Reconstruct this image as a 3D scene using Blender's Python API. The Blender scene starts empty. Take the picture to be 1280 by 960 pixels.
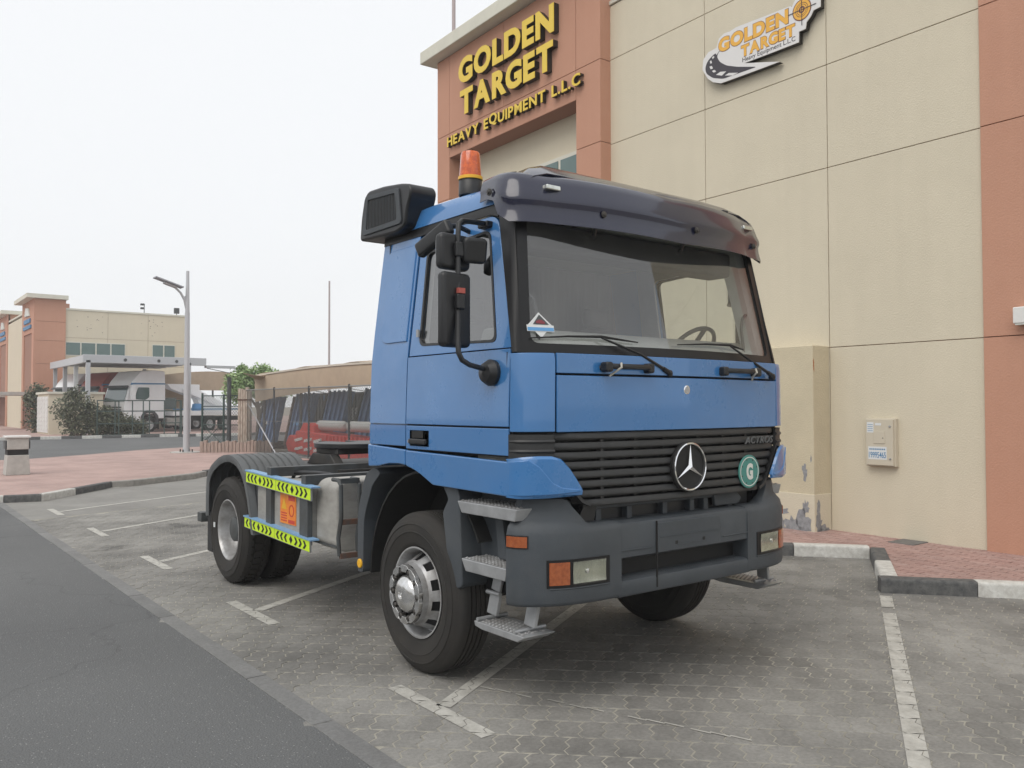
import bpy, bmesh, math, random
from mathutils import Vector, Matrix, noise
R = math.radians
PI = math.pi
random.seed(4)
SC = bpy.context.scene
COL = SC.collection

# ------------------------------------------------------------------ camera, sky, sun, exposure
cam_data = bpy.data.cameras.new("camera")
cam = bpy.data.objects.new("camera", cam_data)
COL.objects.link(cam)
cam.location = (-4.1553, -3.3806, 1.7616)
YAW, PITCH, ROLL = 0.6607, 0.0261, -0.0018
_F = Vector((math.sin(YAW) * math.cos(PITCH), math.cos(YAW) * math.cos(PITCH), math.sin(PITCH)))
_Rt = Vector((math.cos(YAW), -math.sin(YAW), 0)); _U = _Rt.cross(_F)
_R2 = _Rt * math.cos(ROLL) + _U * math.sin(ROLL); _U2 = -_Rt * math.sin(ROLL) + _U * math.cos(ROLL)
cam.rotation_euler = Matrix((_R2, _U2, -_F)).transposed().to_euler()
cam_data.sensor_width = 36.0
cam_data.lens = 36.0 * 1051.8 / 1280.0
cam_data.clip_start = 0.05
cam_data.clip_end = 3000
SC.camera = cam

SUN_EL, SUN_AZ = R(52), R(250)          # azimuth: direction the light comes from, clockwise from +Y
world = bpy.data.worlds.new("World"); SC.world = world; world.use_nodes = True
wn = world.node_tree; wn.nodes.clear()
w_out = wn.nodes.new('ShaderNodeOutputWorld'); w_bg = wn.nodes.new('ShaderNodeBackground')
w_sky = wn.nodes.new('ShaderNodeTexSky'); w_sky.sky_type = 'NISHITA'; w_sky.sun_disc = False
w_sky.sun_elevation = SUN_EL; w_sky.sun_rotation = SUN_AZ
w_sky.air_density = 1.0; w_sky.dust_density = 6.0; w_sky.ozone_density = 1.0
w_bg.inputs[1].default_value = 0.1
w_mix = wn.nodes.new('ShaderNodeMix'); w_mix.data_type = 'RGBA'
w_mix.inputs[0].default_value = 0.88    # share of the even white overcast over the clear-sky model
w_mix.inputs[7].default_value = (10.7, 10.85, 11.0, 1)
wn.links.new(w_sky.outputs[0], w_mix.inputs[6]); wn.links.new(w_mix.outputs[2], w_bg.inputs[0])
wn.links.new(w_bg.outputs[0], w_out.inputs[0])

sun_d = bpy.data.lights.new("sun", 'SUN'); sun_d.energy = 1.5; sun_d.angle = R(45); sun_d.color = (1.0, 0.96, 0.9)
sun = bpy.data.objects.new("sun", sun_d); COL.objects.link(sun)
_to = Vector((math.sin(SUN_AZ) * math.cos(SUN_EL), math.cos(SUN_AZ) * math.cos(SUN_EL), math.sin(SUN_EL)))
sun.rotation_euler = _to.to_track_quat('Z', 'Y').to_euler()
SC.view_settings.view_transform = 'Standard'; SC.view_settings.look = 'None'
SC.view_settings.exposure = 0.0; SC.view_settings.gamma = 1.0; SC.view_settings.use_curve_mapping = False
SC.cycles.max_bounces = 7; SC.cycles.transparent_max_bounces = 12

# ------------------------------------------------------------------ materials
def _nt(name):
    m = bpy.data.materials.new(name); m.use_nodes = True
    nt = m.node_tree; b = nt.nodes['Principled BSDF']
    return m, nt, b
def mat(name, col, rough=0.6, metal=0.0, coat=0.0, streak=0.0, dust=0.0, var=0.0, vscale=3.0, bump=0.0, bscale=60.0, spec=0.5, col2=None, dirt=0.0, stretch=None, detail=6):
    """principled with optional large colour variation (towards col2) and fine bump"""
    m, nt, b = _nt(name)
    b.inputs['Base Color'].default_value = (*col, 1); b.inputs['Roughness'].default_value = rough
    b.inputs['Metallic'].default_value = metal; b.inputs['Coat Weight'].default_value = coat
    b.inputs['Coat Roughness'].default_value = 0.06; b.inputs['Specular IOR Level'].default_value = spec
    tc = nt.nodes.new('ShaderNodeTexCoord'); src = tc.outputs['Object']
    if stretch:
        mp = nt.nodes.new('ShaderNodeMapping'); mp.inputs['Scale'].default_value = stretch
        nt.links.new(src, mp.inputs[0]); src = mp.outputs[0]
    if var > 0:
        n = nt.nodes.new('ShaderNodeTexNoise'); n.inputs['Scale'].default_value = vscale; n.inputs['Detail'].default_value = detail
        n.inputs['Roughness'].default_value = 0.65
        nt.links.new(src, n.inputs['Vector'])
        cr = nt.nodes.new('ShaderNodeValToRGB'); cr.color_ramp.elements[0].position = 0.33; cr.color_ramp.elements[1].position = 0.68
        c2 = col2 if col2 else tuple(c * (1 - var) for c in col)
        cr.color_ramp.elements[0].color = (*c2, 1); cr.color_ramp.elements[1].color = (*col, 1)
        nt.links.new(n.outputs[0], cr.inputs[0]); nt.links.new(cr.outputs[0], b.inputs['Base Color'])
    if streak > 0:        # faint run-off streaks and blotches that belong to the surface
        g = nt.nodes.new('ShaderNodeNewGeometry'); ms = nt.nodes.new('ShaderNodeMapping'); ms.inputs['Scale'].default_value = (5.5, 5.5, 0.22)
        ns = nt.nodes.new('ShaderNodeTexNoise'); ns.inputs['Scale'].default_value = 1.0; ns.inputs['Detail'].default_value = 6; ns.inputs['Roughness'].default_value = 0.6
        nt.links.new(g.outputs['Position'], ms.inputs[0]); nt.links.new(ms.outputs[0], ns.inputs['Vector'])
        nb = nt.nodes.new('ShaderNodeTexNoise'); nb.inputs['Scale'].default_value = 0.55; nb.inputs['Detail'].default_value = 7; nt.links.new(g.outputs['Position'], nb.inputs['Vector'])
        mu = nt.nodes.new('ShaderNodeMath'); mu.operation = 'ADD'; nt.links.new(ns.outputs[0], mu.inputs[0]); nt.links.new(nb.outputs[0], mu.inputs[1])
        rm = nt.nodes.new('ShaderNodeMapRange'); rm.inputs['From Min'].default_value = 0.75; rm.inputs['From Max'].default_value = 1.2
        rm.inputs['To Min'].default_value = 1 - streak; rm.inputs['To Max'].default_value = 1 + streak * 0.35; nt.links.new(mu.outputs[0], rm.inputs[0])
        vs_ = nt.nodes.new('ShaderNodeVectorMath'); vs_.operation = 'SCALE'; nt.links.new(rm.outputs[0], vs_.inputs['Scale'])
        if b.inputs['Base Color'].is_linked: nt.links.new(b.inputs['Base Color'].links[0].from_socket, vs_.inputs[0])
        else: vs_.inputs[0].default_value = col
        nt.links.new(vs_.outputs[0], b.inputs['Base Color'])
    if dust > 0:          # fine pale dust film, patchy; it also dulls the gloss
        nd = nt.nodes.new('ShaderNodeTexNoise'); nd.inputs['Scale'].default_value = 2.3; nd.inputs['Detail'].default_value = 9; nd.inputs['Roughness'].default_value = 0.72
        nt.links.new(tc.outputs['Object'], nd.inputs['Vector'])
        rd_ = nt.nodes.new('ShaderNodeMapRange'); rd_.inputs['From Min'].default_value = 0.42; rd_.inputs['From Max'].default_value = 0.75
        rd_.inputs['To Max'].default_value = dust; nt.links.new(nd.outputs[0], rd_.inputs[0])
        md_ = nt.nodes.new('ShaderNodeMix'); md_.data_type = 'RGBA'; md_.inputs[7].default_value = (0.34, 0.32, 0.28, 1); nt.links.new(rd_.outputs[0], md_.inputs[0])
        if b.inputs['Base Color'].is_linked: nt.links.new(b.inputs['Base Color'].links[0].from_socket, md_.inputs[6])
        else: md_.inputs[6].default_value = (*col, 1)
        nt.links.new(md_.outputs[2], b.inputs['Base Color'])
        rr_ = nt.nodes.new('ShaderNodeMapRange'); rr_.inputs['To Min'].default_value = rough; rr_.inputs['To Max'].default_value = min(1, rough + 0.45)
        rr_.inputs['From Max'].default_value = dust; nt.links.new(rd_.outputs[0], rr_.inputs[0]); nt.links.new(rr_.outputs[0], b.inputs['Roughness'])
    if bump > 0:
        n2 = nt.nodes.new('ShaderNodeTexNoise'); n2.inputs['Scale'].default_value = bscale; n2.inputs['Detail'].default_value = 4
        nt.links.new(src, n2.inputs['Vector'])
        bp = nt.nodes.new('ShaderNodeBump'); bp.inputs['Strength'].default_value = bump; bp.inputs['Distance'].default_value = 0.01
        nt.links.new(n2.outputs[0], bp.inputs['Height']); nt.links.new(bp.outputs[0], b.inputs['Normal'])
    return m
def piece_mat(name, cols, rough=0.85, bump=0.3, bscale=90, stain=0.25, stain_scale=0.8, spots=None):
    """colour differs per mesh island (one paver, one stone) plus wandering stains in world space"""
    m, nt, b = _nt(name)
    g = nt.nodes.new('ShaderNodeNewGeometry'); cr = nt.nodes.new('ShaderNodeValToRGB')
    cr.color_ramp.elements[0].color = (*cols[0], 1); cr.color_ramp.elements[1].color = (*cols[-1], 1)
    for i, c in enumerate(cols[1:-1]):
        e = cr.color_ramp.elements.new((i + 1) / (len(cols) - 1)); e.color = (*c, 1)
    oi = nt.nodes.new('ShaderNodeObjectInfo'); ad_ = nt.nodes.new('ShaderNodeMath'); ad_.operation = 'ADD'; fr_ = nt.nodes.new('ShaderNodeMath'); fr_.operation = 'FRACT'
    nt.links.new(g.outputs['Random Per Island'], ad_.inputs[0]); nt.links.new(oi.outputs['Random'], ad_.inputs[1]); nt.links.new(ad_.outputs[0], fr_.inputs[0])
    nt.links.new(fr_.outputs[0], cr.inputs[0])
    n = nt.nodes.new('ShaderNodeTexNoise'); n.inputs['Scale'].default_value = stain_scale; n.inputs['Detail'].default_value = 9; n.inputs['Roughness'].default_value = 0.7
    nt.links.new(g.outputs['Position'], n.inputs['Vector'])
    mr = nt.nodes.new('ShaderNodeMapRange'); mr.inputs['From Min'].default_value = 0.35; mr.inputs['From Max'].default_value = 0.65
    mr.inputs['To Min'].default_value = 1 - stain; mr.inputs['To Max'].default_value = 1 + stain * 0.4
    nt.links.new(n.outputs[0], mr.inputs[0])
    n3 = nt.nodes.new('ShaderNodeTexNoise'); n3.inputs['Scale'].default_value = 45; n3.inputs['Detail'].default_value = 5
    nt.links.new(g.outputs['Position'], n3.inputs['Vector'])
    mr3 = nt.nodes.new('ShaderNodeMapRange'); mr3.inputs['From Min'].default_value = 0.3; mr3.inputs['From Max'].default_value = 0.7
    mr3.inputs['To Min'].default_value = 0.86; mr3.inputs['To Max'].default_value = 1.12
    nt.links.new(n3.outputs[0], mr3.inputs[0])
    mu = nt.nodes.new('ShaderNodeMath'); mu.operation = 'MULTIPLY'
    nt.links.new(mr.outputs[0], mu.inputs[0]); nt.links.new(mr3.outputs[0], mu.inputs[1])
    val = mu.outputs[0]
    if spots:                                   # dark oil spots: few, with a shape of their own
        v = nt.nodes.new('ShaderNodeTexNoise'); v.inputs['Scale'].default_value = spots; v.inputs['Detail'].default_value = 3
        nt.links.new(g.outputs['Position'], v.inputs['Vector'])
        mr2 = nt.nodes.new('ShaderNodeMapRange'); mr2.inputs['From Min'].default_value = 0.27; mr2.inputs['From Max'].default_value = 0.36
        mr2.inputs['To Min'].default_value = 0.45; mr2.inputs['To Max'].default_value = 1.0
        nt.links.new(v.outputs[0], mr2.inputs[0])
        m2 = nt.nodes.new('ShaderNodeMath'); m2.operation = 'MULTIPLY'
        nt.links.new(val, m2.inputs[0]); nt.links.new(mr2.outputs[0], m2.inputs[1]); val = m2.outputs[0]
    sc_ = nt.nodes.new('ShaderNodeVectorMath'); sc_.operation = 'SCALE'
    nt.links.new(cr.outputs[0], sc_.inputs[0]); nt.links.new(val, sc_.inputs['Scale'])
    nt.links.new(sc_.outputs[0], b.inputs['Base Color'])
    n2 = nt.nodes.new('ShaderNodeTexNoise'); n2.inputs['Scale'].default_value = bscale; n2.inputs['Detail'].default_value = 5
    nt.links.new(g.outputs['Position'], n2.inputs['Vector'])
    bp = nt.nodes.new('ShaderNodeBump'); bp.inputs['Strength'].default_value = bump; bp.inputs['Distance'].default_value = 0.008
    nt.links.new(n2.outputs[0], bp.inputs['Height']); nt.links.new(bp.outputs[0], b.inputs['Normal'])
    b.inputs['Roughness'].default_value = rough
    return m
def glass_mat(name, tint=(0.8, 0.85, 0.85), base=0.12, ior=1.5, rough=0.0):
    m, nt, b = _nt(name); nt.nodes.remove(b)
    out = nt.nodes['Material Output']; tr = nt.nodes.new('ShaderNodeBsdfTransparent'); tr.inputs[0].default_value = (*tint, 1)
    gl = nt.nodes.new('ShaderNodeBsdfGlossy'); gl.inputs['Roughness'].default_value = rough
    fr = nt.nodes.new('ShaderNodeFresnel'); ge = nt.nodes.new('ShaderNodeNewGeometry'); mi = nt.nodes.new('ShaderNodeMapRange')
    mi.inputs['To Min'].default_value = ior; mi.inputs['To Max'].default_value = 1 / ior      # a thin pane: the same from both sides
    nt.links.new(ge.outputs['Backfacing'], mi.inputs[0]); nt.links.new(mi.outputs[0], fr.inputs[0])
    ad = nt.nodes.new('ShaderNodeMath'); ad.operation = 'ADD'; ad.use_clamp = True; ad.inputs[1].default_value = base
    mx = nt.nodes.new('ShaderNodeMixShader')
    nt.links.new(fr.outputs[0], ad.inputs[0]); nt.links.new(ad.outputs[0], mx.inputs[0])
    nt.links.new(tr.outputs[0], mx.inputs[1]); nt.links.new(gl.outputs[0], mx.inputs[2]); nt.links.new(mx.outputs[0], out.inputs[0])
    return m
def smoked_mat(name, tint, base, rough, share):
    m, nt, b = _nt(name); out = nt.nodes['Material Output']
    b.inputs['Base Color'].default_value = (*base, 1); b.inputs['Roughness'].default_value = rough
    b.inputs['Coat Weight'].default_value = 1.0; b.inputs['Coat Roughness'].default_value = 0.09; b.inputs['Coat IOR'].default_value = 1.55
    tr = nt.nodes.new('ShaderNodeBsdfTransparent'); tr.inputs[0].default_value = (*tint, 1)
    mx = nt.nodes.new('ShaderNodeMixShader'); mx.inputs[0].default_value = share
    nt.links.new(tr.outputs[0], mx.inputs[1]); nt.links.new(b.outputs[0], mx.inputs[2]); nt.links.new(mx.outputs[0], out.inputs[0])
    return m

M = {}
M['blue'] = mat('blue_paint', (0.035, 0.172, 0.43), 0.27, coat=1.0, var=0.10, vscale=1.6, col2=(0.039, 0.165, 0.40), dust=0.05)
M['plastic'] = mat('grey_bumper_plastic', (0.054, 0.064, 0.075), 0.5, var=0.22, vscale=3, bump=0.2, bscale=260, dust=0.10)
M['black'] = mat('black_plastic', (0.014, 0.015, 0.017), 0.42, var=0.3, vscale=4)
M['grille'] = mat('grille_black', (0.030, 0.031, 0.032), 0.5, var=0.3, vscale=5)
M['gloss_black'] = mat('black_gloss_frame', (0.010, 0.010, 0.011), 0.38, spec=0.35)
M['rubber'] = mat('tyre_rubber', (0.014, 0.0135, 0.013), 0.75, dust=0.06, var=0.45, vscale=4, col2=(0.024, 0.021, 0.018), bump=0.15, bscale=120)
M['chassis'] = mat('chassis_black', (0.022, 0.023, 0.025), 0.6, var=0.5, vscale=5, col2=(0.05, 0.045, 0.038))
M['frame_grey'] = mat('grey_frame_paint', (0.075, 0.085, 0.09), 0.55, var=0.4, vscale=6, col2=(0.05, 0.05, 0.048))
M['rust'] = mat('rusty_steel', (0.16, 0.075, 0.045), 0.8, var=0.5, vscale=14, col2=(0.09, 0.08, 0.075))
M['tank'] = mat('tank_metal', (0.42, 0.41, 0.38), 0.6, metal=0.15, var=0.4, vscale=3.2, col2=(0.27, 0.26, 0.24), stretch=(1, 1, 2.5))
M['alu'] = mat('step_aluminium', (0.42, 0.43, 0.44), 0.45, metal=0.5, var=0.25, vscale=9)
M['rim'] = mat('rim_silver', (0.55, 0.56, 0.57), 0.35, metal=0.45, var=0.45, vscale=7, col2=(0.28, 0.27, 0.26))
M['bright'] = mat('polished_wheel', (0.78, 0.79, 0.80), 0.2, metal=0.85, var=0.3, vscale=9, col2=(0.5, 0.49, 0.47))
M['chrome'] = mat('chrome', (0.86, 0.87, 0.88), 0.12, metal=1.0)
M['nut'] = mat('dark_nut', (0.07, 0.065, 0.06), 0.5, metal=0.6)
M['mudguard'] = mat('mudguard_grey', (0.115, 0.123, 0.128), 0.55, var=0.3, vscale=4, col2=(0.085, 0.09, 0.093), dust=0.1)
M['hiviz'] = mat('reflective_yellow', (0.62, 0.86, 0.02), 0.5)
_b = M['hiviz'].node_tree.nodes['Principled BSDF']
M['flatblack'] = mat('print_black', (0.012, 0.012, 0.012), 0.7)
M['placard'] = mat('placard_orange', (0.85, 0.30, 0.03), 0.5, var=0.3, vscale=12, col2=(0.75, 0.18, 0.03))
M['placard_red'] = mat('placard_red', (0.55, 0.05, 0.03), 0.5)
M['glass'] = glass_mat('windscreen_glass', (0.92, 0.95, 0.94), 0.10)
_nt2 = M['glass'].node_tree; _out = _nt2.nodes['Material Output']; _prev = _out.inputs[0].links[0].from_socket
_df = _nt2.nodes.new('ShaderNodeBsdfDiffuse'); _df.inputs[0].default_value = (0.42, 0.41, 0.38, 1); _mx = _nt2.nodes.new('ShaderNodeMixShader')      # dust film on the panes
_tn = _nt2.nodes.new('ShaderNodeTexNoise'); _tn.inputs['Scale'].default_value = 2.6; _tn.inputs['Detail'].default_value = 8; _tcn = _nt2.nodes.new('ShaderNodeTexCoord')
_mr = _nt2.nodes.new('ShaderNodeMapRange'); _mr.inputs['From Min'].default_value = 0.35; _mr.inputs['From Max'].default_value = 0.7; _mr.inputs['To Min'].default_value = 0.02; _mr.inputs['To Max'].default_value = 0.11
_nt2.links.new(_tcn.outputs['Object'], _tn.inputs['Vector']); _nt2.links.new(_tn.outputs[0], _mr.inputs[0]); _nt2.links.new(_mr.outputs[0], _mx.inputs[0])
_nt2.links.new(_prev, _mx.inputs[1]); _nt2.links.new(_df.outputs[0], _mx.inputs[2]); _nt2.links.new(_mx.outputs[0], _out.inputs[0])
M['side_glass'] = glass_mat('side_glass', (0.55, 0.58, 0.58), 0.22)
M['visor'] = smoked_mat('smoked_visor', (0.14, 0.15, 0.26), (0.016, 0.019, 0.050), 0.25, 0.72)
M['interior'] = mat('interior_grey', (0.42, 0.42, 0.40), 0.8, var=0.15, vscale=6)
M['interior_dark'] = mat('interior_dark', (0.07, 0.07, 0.075), 0.7)
M['curtain'] = mat('sleeper_curtain', (0.13, 0.13, 0.13), 0.9, var=0.3, vscale=8, stretch=(6, 1, 0.2))
M['amber'] = mat('amber_lens', (0.80, 0.15, 0.015), 0.18, coat=0.6, var=0.4, vscale=30, col2=(0.45, 0.06, 0.01))
M['amber_dim'] = mat('amber_indicator', (0.36, 0.10, 0.03), 0.25, coat=0.6, var=0.3, vscale=40, col2=(0.25, 0.06, 0.02))
M['beacon_yellow'] = mat('beacon_yellow', (0.78, 0.42, 0.02), 0.4)
M['red_lens'] = mat('red_lens', (0.55, 0.03, 0.02), 0.25, coat=0.5)
M['lens'] = mat('headlamp_reflector', (0.80, 0.82, 0.78), 0.16, metal=0.85, var=0.4, vscale=7, col2=(0.50, 0.51, 0.47))
M['lens_glass'] = glass_mat('headlamp_glass', (0.86, 0.88, 0.84), 0.08, rough=0.08)
M['mirror'] = mat('mirror_glass', (0.6, 0.62, 0.63), 0.03, metal=1.0)
M['white'] = mat('white_paint', (0.72, 0.72, 0.70), 0.5, var=0.12, vscale=5)
M['green_badge'] = mat('badge_green', (0.055, 0.23, 0.20), 0.45)
M['badge_white'] = mat('badge_white', (0.62, 0.64, 0.60), 0.5)
M['sticker_blue'] = mat('sticker_blue', (0.12, 0.33, 0.62), 0.5)
M['sticker_red'] = mat('sticker_dark_red', (0.22, 0.04, 0.05), 0.5)
M['strap'] = mat('pale_strap', (0.50, 0.48, 0.42), 0.7)
M['sky_blue_flange'] = mat('pale_blue_flange', (0.20, 0.36, 0.56), 0.5)
# building
M['cream'] = mat('cream_render', (0.63, 0.572, 0.447), 0.9, var=0.07, vscale=1.3, bump=0.45, bscale=55, streak=0.03, col2=(0.60, 0.545, 0.425))
M['cream_low'] = mat('cream_low_render', (0.59, 0.52, 0.375), 0.9, var=0.12, vscale=2.0, bump=0.5, bscale=55)
M['terra'] = mat('terracotta_render', (0.51, 0.275, 0.19), 0.9, streak=0.03, var=0.06, vscale=1.5, bump=0.4, bscale=50, col2=(0.49, 0.26, 0.178))
M['seam'] = mat('joint_brown', (0.30, 0.16, 0.115), 0.9)
M['coping'] = mat('pale_coping', (0.66, 0.65, 0.56), 0.85, var=0.1, vscale=2)
M['win_green'] = mat('tinted_glass_panel', (0.055, 0.115, 0.105), 0.08, coat=0.5, spec=0.8)
M['win_frame'] = mat('window_frame', (0.62, 0.60, 0.52), 0.5)
M['gold'] = mat('gold_letter_face', (0.78, 0.56, 0.06), 0.45, var=0.05, vscale=2)
M['letter_side'] = mat('letter_return_black', (0.02, 0.017, 0.014), 0.5)
M['logo_white'] = mat('logo_board_white', (0.70, 0.69, 0.68), 0.5)
M['logo_orange'] = mat('logo_orange', (0.78, 0.42, 0.06), 0.5)
M['logo_dark'] = mat('logo_dark', (0.045, 0.04, 0.05), 0.5)
M['logo_brown'] = mat('logo_outline_brown', (0.18, 0.08, 0.06), 0.6)
M['peel'] = mat('peeled_plinth_grey', (0.34, 0.35, 0.36), 0.9, var=0.4, vscale=20, col2=(0.2, 0.2, 0.21))
M['box_cream'] = mat('meter_box_cream', (0.55, 0.50, 0.40), 0.5)
M['print_blue'] = mat('print_blue', (0.06, 0.20, 0.38), 0.6)
M['paper'] = mat('paper_label', (0.66, 0.68, 0.68), 0.6)
# ground
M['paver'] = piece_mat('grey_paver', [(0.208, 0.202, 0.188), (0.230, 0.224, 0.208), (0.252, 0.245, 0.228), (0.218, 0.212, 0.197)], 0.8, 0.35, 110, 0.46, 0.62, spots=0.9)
M['joint'] = mat('joint_sand', (0.40, 0.38, 0.32), 0.95, var=0.5, vscale=1.6, col2=(0.22, 0.21, 0.18), bump=0.5, bscale=150)
M['red_paver'] = piece_mat('red_paver', [(0.34, 0.215, 0.19), (0.39, 0.255, 0.225), (0.355, 0.235, 0.21), (0.42, 0.29, 0.26)], 0.85, 0.3, 110, 0.15, 1.0)
M['line_white'] = mat('road_paint', (0.52, 0.51, 0.47), 0.75, var=0.35, vscale=9, col2=(0.33, 0.32, 0.29), bump=0.3, bscale=120, detail=10)
M['gutter'] = piece_mat('gutter_concrete', [(0.165, 0.165, 0.162), (0.195, 0.194, 0.190), (0.178, 0.178, 0.174)], 0.8, 0.3, 90, 0.2, 1.4)
M['kerb_black'] = mat('kerb_black', (0.055, 0.057, 0.06), 0.8, var=0.5, vscale=14, col2=(0.13, 0.13, 0.125), bump=0.5, bscale=70)
M['kerb_white'] = mat('kerb_white', (0.62, 0.62, 0.59), 0.8, var=0.25, vscale=14, col2=(0.42, 0.41, 0.38), bump=0.4, bscale=70)
M['kerb_plain'] = mat('kerb_concrete', (0.33, 0.32, 0.295), 0.85, var=0.3, vscale=8, bump=0.3, bscale=70)
M['concrete'] = mat('pale_concrete', (0.50, 0.49, 0.46), 0.85, var=0.2, vscale=6, bump=0.3)
M['steel_lamp'] = mat('lamp_steel', (0.50, 0.51, 0.53), 0.45, metal=0.3)
M['panel_dark'] = mat('solar_panel', (0.36, 0.38, 0.42), 0.4)
M['fence_green'] = mat('fence_green', (0.045, 0.075, 0.068), 0.6)
M['tank_pale'] = mat('pale_tank', (0.55, 0.55, 0.53), 0.5, var=0.2, vscale=5)
M['wire'] = mat('fence_wire', (0.24, 0.25, 0.24), 0.5, metal=0.4)
M['tan_cloth'] = mat('tan_shade_cloth', (0.43, 0.335, 0.245), 0.9, var=0.12, vscale=2.5, bump=0.1, bscale=20)
M['cloth_edge'] = mat('pale_cloth_edge', (0.52, 0.47, 0.40), 0.85)
M['timber'] = mat('weathered_board', (0.60, 0.54, 0.46), 0.9, var=0.55, vscale=9, col2=(0.28, 0.20, 0.16), stretch=(5, 5, 0.6))
M['timber_dark'] = mat('weathered_board_dark', (0.46, 0.37, 0.32), 0.9, var=0.5, vscale=9, col2=(0.27, 0.20, 0.17), stretch=(5, 5, 0.6))
M['yard_blue'] = mat('yard_blue_paint', (0.17, 0.29, 0.52), 0.5, var=0.5, vscale=4, col2=(0.09, 0.16, 0.30), stretch=(3, 3, 0.5))
M['yard_red'] = mat('yard_red_paint', (0.72, 0.06, 0.05), 0.45, var=0.3, vscale=8)
M['car_white'] = mat('van_white', (0.88, 0.89, 0.90), 0.35, coat=0.5, var=0.06, vscale=2)
M['car_red'] = mat('truck_red', (0.30, 0.055, 0.035), 0.4, coat=0.4)
M['dark_window'] = mat('vehicle_window', (0.10, 0.15, 0.15), 0.08, coat=1.0)
M['pole_pink'] = mat('distant_pole', (0.42, 0.36, 0.36), 0.6)
M['bark'] = mat('bark', (0.10, 0.08, 0.06), 0.9)

def foliage_mat(name, a, b_):
    m, nt, b = _nt(name)
    g = nt.nodes.new('ShaderNodeNewGeometry'); cr = nt.nodes.new('ShaderNodeValToRGB')
    cr.color_ramp.elements[0].color = (*a, 1); cr.color_ramp.elements[1].color = (*b_, 1)
    nt.links.new(g.outputs['Random Per Island'], cr.inputs[0]); nt.links.new(cr.outputs[0], b.inputs['Base Color'])
    b.inputs['Roughness'].default_value = 0.6
    return m
M['leaf'] = foliage_mat('bush_leaves', (0.04, 0.052, 0.03), (0.17, 0.18, 0.11))
M['leaf_far'] = foliage_mat('tree_leaves', (0.16, 0.26, 0.09), (0.34, 0.46, 0.20))

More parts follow.
